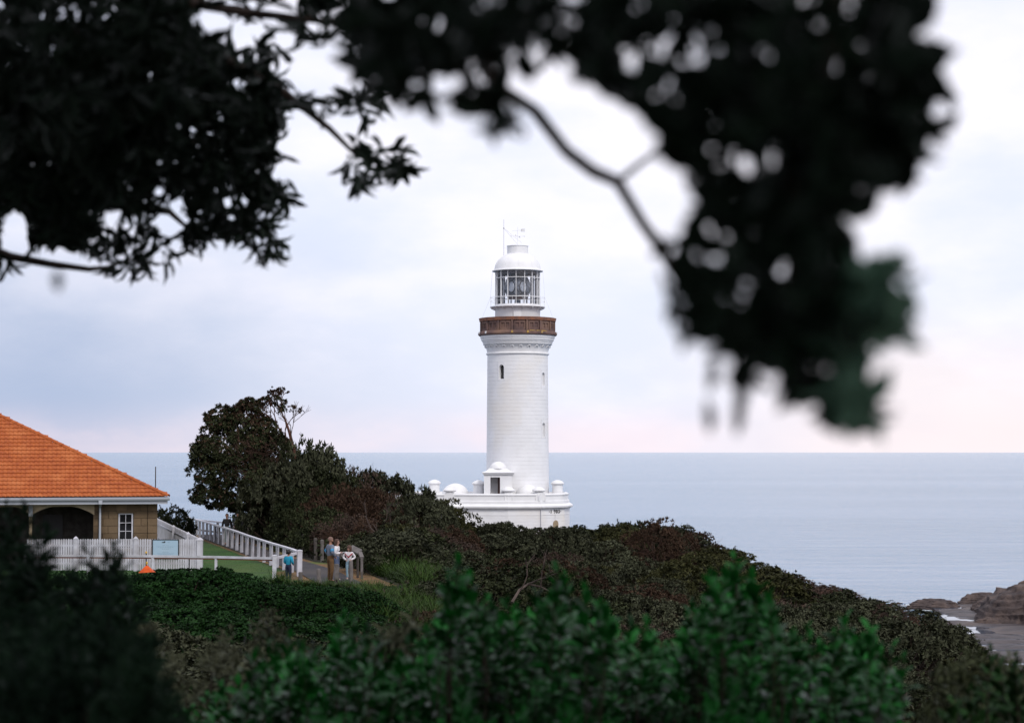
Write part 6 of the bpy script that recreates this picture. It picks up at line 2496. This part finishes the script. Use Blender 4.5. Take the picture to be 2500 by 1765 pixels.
def overhanging_trees():
    r = np.random.default_rng(31)
    # ---- left tree
    tx, ty = -3.5, 4.4
    g = gz1(tx, ty)
    t = empty('overhanging_tree', (tx, ty, g), 'dark tree whose narrow leaved boughs hang across the upper left', 'tree')
    org = np.array([[tx, ty, g]])
    left = [(130, 130, 330, 190, 4.6, 6.4, 1.35), (110, 340, 210, 190, 5.4, 7.0, 1.25), (330, 260, 250, 190, 5.6, 7.2, 1.25), (400, 60, 90, 90, 5.0, 6.5, 1.1), (520, 330, 120, 150, 6.4, 8.0, 1.15), (560, 210, 90, 110, 6.2, 7.6, 1.0),
            (600, 400, 62, 62, 6.8, 8.0, .75), (560, 480, 60, 64, 7.0, 8.2, .75), (470, 460, 110, 70, 6.8, 8.0, .8), (590, 545, 42, 40, 7.2, 8.0, .35), (410, 505, 70, 50, 7.0, 8.0, .5), (310, 565, 95, 46, 7.2, 8.2, .48),
            (200, 470, 140, 90, 6.6, 7.8, .9), (60, 480, 110, 80, 6.4, 7.6, 1.0), (14, 565, 32, 46, 7.0, 7.6, .7), (600, 60, 130, 75, 5.6, 7.0, .55), (720, 60, 110, 70, 4.8, 6.2, .5), (770, 110, 70, 60, 4.8, 6.0, .5),
            (640, 190, 90, 60, 6.0, 7.2, .5), (730, 215, 70, 60, 5.4, 6.6, .5), (790, 250, 60, 40, 6.0, 7.0, .45), (850, 362, 78, 34, 6.4, 7.2, .75), (800, 390, 50, 26, 6.4, 7.2, .6), (760, 310, 60, 40, 6.2, 7.0, .35)]
    left = [(a, b, c, d, e * 1.2, f_ * 1.2, g_) for a, b, c, d, e, f_, g_ in left]
    v, f, tt = spray(left, GAPS_L + [(r.uniform(230, 900), r.uniform(60, 560), r.uniform(7, 14), r.uniform(7, 12)) for _ in range(70)], .125, .20, r, cover=7.5, small=.85)
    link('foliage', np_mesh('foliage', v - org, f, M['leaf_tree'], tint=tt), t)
    q = np.array([Wp(128 * DS, 600 * DS, 2.7), Wp(133 * DS, 604 * DS, 2.75)])
    v, f, tt = leaves(q, np.array([[.05, 0, -1.], [-.1, .1, -1]]), np.array([[.2, -1, 0], [.5, -1, 0]]), np.array([.034, .030]), np.array([.016, .014]), 'fold', r)
    link('hanging_leaf', np_mesh('hanging_leaf', v[:8] - org, f[:8], M['leaf_tree'], tint=tt[:8]), t)
    mb = MB()
    mb.tube([(tx, ty, g - .3), (tx + .1, ty, g + 1.5), (tx + .3, ty + .1, g + 3.2), (tx + .2, ty, g + 4.8)], .26, .15, 10)
    mb.build('trunk', M['bark'], t, True)
    lb = MB()
    f0 = Vector((tx + .25, ty + .1, g + 2.6))
    def limb(pts_, r0, r1):
        P3 = [f0] + [Vector(Wp(x * DS, y * DS, d * 1.24)) for x, y, d in pts_]
        lb.tube(P3, r0, r1, 6, cap=False)
    limb([(-150, 260, 6.0), (100, 250, 6.6), (330, 300, 7), (520, 330, 7.2), (600, 420, 7.4)], .05, .006)
    limb([(-150, 380, 6.4), (60, 440, 7.2), (220, 450, 7.4), (380, 475, 7.5), (430, 520, 7.5)], .05, .008)
    limb([(-120, 520, 6.8), (20, 575, 7.4), (110, 592, 7.5), (200, 604, 7.6), (240, 600, 7.6), (330, 570, 7.7)], .03, .006)
    limb([(-100, 60, 5.4), (250, 90, 5.8), (480, 120, 6.2), (640, 210, 6.4), (740, 290, 6.7), (800, 350, 6.8), (860, 372, 6.9)], .035, .004)
    limb([(-60, -40, 5.0), (330, -10, 5.4), (560, 30, 5.8), (740, 50, 5.8), (830, 110, 5.6)], .035, .005)
    lb.build('limb', M['bark'], t, True)
    # crown above the frame: shades the bushes in front
    P, A, cc = clumpy((-1.6, 2.2, 30.6), (5.2, 4.6, 1.25), 230, 24, r, .17, -1.0, shell=(.3, 1.0))
    P[:, 2] = np.maximum(P[:, 2], 27.6 + np.maximum(P[:, 1], 0) * .2236 + .55)
    v, f, tt = leaves(*rosettes(P, A, 7, (20, 85), .16, .34, r), 'quad', r)
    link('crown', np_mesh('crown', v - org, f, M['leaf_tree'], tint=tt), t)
    up = MB()
    stems(up, Vector((tx + .2, ty, g + 4.6)), cc[r.permutation(len(cc))[:26]], .06, .012, r, .1)
    up.build('limb', M['bark'], t)

    # ---- the nearer bough at the right
    bx, by = 2.9, -1.6
    g = gz1(bx, by)
    t2 = empty('near_tree', (bx, by, g), 'nearest tree whose blurred bough droops down the upper right', 'tree')
    org = np.array([[bx, by, g]])
    right = [(980, 85, 215, 105, 1.95, 2.5, 1.0), (1240, 45, 190, 92, 1.8, 2.3, 1.0), (1010, 195, 110, 42, 1.9, 2.3, 1.0), (1125, 235, 30, 50, 1.8, 1.9, .8), (860, 60, 90, 75, 2.4, 3.0, .9), (880, 160, 70, 50, 2.3, 2.8, .9), (1560, 120, 260, 165, 1.6, 2.0, 1.0), (1850, 150, 230, 190, 1.5, 1.95, 1.1),
             (1930, 280, 130, 110, 1.5, 1.9, 1.1), (1690, 330, 215, 170, 1.5, 1.9, 1.1), (1640, 540, 150, 120, 1.5, 1.85, 1.0), (1790, 480, 120, 110, 1.5, 1.8, 1.0), (1730, 680, 165, 120, 1.45, 1.8, 1.1), (1850, 700, 75, 70, 1.45, 1.7, .9),
             (1840, 800, 90, 92, 1.45, 1.7, 1.0), (1690, 800, 75, 70, 1.5, 1.7, .9), (1900, 880, 42, 50, 1.5, 1.6, .5), (1460, 350, 30, 34, 1.6, 1.7, .5), (1980, 370, 70, 50, 1.55, 1.8, .9), (2055, 200, 55, 130, 1.6, 1.9, 1.0), (2020, 60, 80, 70, 1.6, 1.9, 1.0), (2040, 330, 40, 50, 1.6, 1.8, .8), (1560, 660, 50, 70, 1.5, 1.7, .9), (1930, 920, 30, 26, 1.5, 1.6, .5)]
    right = [(a, b, c, d, e * 1.42, f_ * 1.42, g_) for a, b, c, d, e, f_, g_ in right]
    v, f, tt = spray(right, GAPS_R, .064, .40, r, cover=10.0, spread=(30, 88), small=.5)
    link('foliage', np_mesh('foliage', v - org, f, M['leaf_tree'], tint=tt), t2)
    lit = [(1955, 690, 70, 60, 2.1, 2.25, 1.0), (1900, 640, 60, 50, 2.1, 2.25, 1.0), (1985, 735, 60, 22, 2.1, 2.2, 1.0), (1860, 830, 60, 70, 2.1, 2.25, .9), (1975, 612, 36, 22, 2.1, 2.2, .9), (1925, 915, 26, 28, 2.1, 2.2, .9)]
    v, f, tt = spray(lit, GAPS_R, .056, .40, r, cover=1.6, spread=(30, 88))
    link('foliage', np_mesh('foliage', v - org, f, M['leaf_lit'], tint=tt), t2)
    big = [((1905, 690), (2062, 738), 2.2, .036), ((1900, 660), (2015, 588), 2.22, .026), ((1870, 820), (1952, 945), 2.2, .030), ((1910, 720), (2000, 772), 2.18, .030), ((1880, 640), (1985, 640), 2.24, .03), ((1860, 760), (1945, 850), 2.2, .034)]
    q0 = np.array([Wp(a[0] * DS, a[1] * DS, d) for a, b, d, w in big])
    q1 = np.array([Wp(b[0] * DS, b[1] * DS, d - .02) for a, b, d, w in big])
    v, f, tt = leaves(q0, q1 - q0, np.tile([[.1, -1, .35]], (6, 1)), np.linalg.norm(q1 - q0, axis=1), np.array([w for a, b, d, w in big]), 'fold', r)
    for i in range(6):
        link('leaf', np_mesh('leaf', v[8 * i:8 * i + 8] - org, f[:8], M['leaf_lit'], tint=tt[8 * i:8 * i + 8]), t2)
    mb = MB()
    mb.tube([(bx, by, g - .3), (bx - .1, by, g + 1.4), (bx - .3, by + .2, g + 2.8), (bx - .6, by + .4, g + 4.2)], .22, .12, 10)
    mb.build('trunk', M['bark'], t2, True)
    lb = MB()
    f0 = Vector((bx - .35, by + .25, g + 3.1))
    q = [f0, Vector((1.2, .4, 28.7)), Vector((.2, 1.4, 28.35))] + [Vector(Wp(x * DS, y * DS, d * 2.05)) for x, y, d in ((1040, 60, 1.85), (1110, 190, 1.8), (1200, 250, 1.75), (1270, 340, 1.72), (1330, 385, 1.7), (1385, 408, 1.7), (1440, 500, 1.68), (1490, 570, 1.66), (1560, 690, 1.65), (1660, 790, 1.6))]
    lb.tube(q[:4], .03, .013, 6, cap=False)
    lb.tube(q[3:], .013, .009, 6, cap=False)
    lb.tube([Vector(Wp(x * DS, y * DS, d * 2.05)) for x, y, d in ((1385, 408, 1.7), (1430, 372, 1.7), (1480, 335, 1.72), (1600, 270, 1.75))], .006, .003, 5, cap=False)
    lb.tube([Vector(Wp(x * DS, y * DS, d * 2.05)) for x, y, d in ((1490, 560, 1.66), (1560, 520, 1.68), (1640, 430, 1.7))], .005, .003, 5, cap=False)
    lb.tube([f0, Vector((1.6, .6, 28.9)), Vector(Wp(1900 * DS, -120 * DS, 2.5)), Vector(Wp(1850 * DS, 150 * DS, 2.45)), Vector(Wp(1780 * DS, 420 * DS, 2.36)), Vector(Wp(1760 * DS, 700 * DS, 2.3))], .03, .003, 6, cap=False)
    lb.build('bough', M['bark'], t2, True)
    # three dry brown leaves dangling below
    dl = MB()
    P_ = np.array([Wp(x * DS, y * DS, 2.3) for x, y in ((1600, 795), (1582, 890), (1650, 880), (1665, 850), (1940, 905))])
    D_ = np.array([(-.1, 0, -1), (.15, .1, -1), (.05, 0, -1), (-.05, .1, -1), (.35, 0, -1.)])
    v, f, tt = leaves(P_, D_, np.tile([[.3, -1, .1]], (5, 1)), np.array([.045, .045, .052, .045, .045]), np.array([.016, .015, .016, .014, .016]), 'fold', r)
    link('dry_leaves', np_mesh('dry_leaves', v - org, f, M['leaf_rust'], tint=tt), t2)
    ub = MB()
    stems(ub, f0, [(1.2, 2.2, 30.6), (2.8, 2.6, 30.8), (3.6, 1.5, 30.7), (.5, 1.0, 30.5), (2.0, 4.2, 30.9), (1.0, -2.5, 30.5), (3.4, -2.0, 30.6)], .05, .012, r, .08)
    ub.build('bough', M['bark'], t2)
    # its crown over the camera
    P, A, cc = clumpy((1.6, -1.2, 30.4), (3.6, 3.0, 1.2), 130, 22, r, .18, -1.0, shell=(.3, 1.0))
    P2, A2, c2 = clumpy((2.0, 2.9, 30.7), (4.2, 2.4, 1.0), 150, 22, r, .18, -1.0, shell=(.2, 1.0))  # unseen clump added to shade the lower part of the front bushes
    P, A = np.concatenate([P, P2]), np.concatenate([A, A2])
    P[:, 2] = np.maximum(P[:, 2], 27.6 + np.maximum(P[:, 1], 0) * .2236 + .55)
    v, f, tt = leaves(*rosettes(P, A, 7, (20, 85), .15, .36, r), 'quad', r)
    link('crown', np_mesh('crown', v - org, f, M['leaf_tree'], tint=tt), t2)


overhanging_trees()
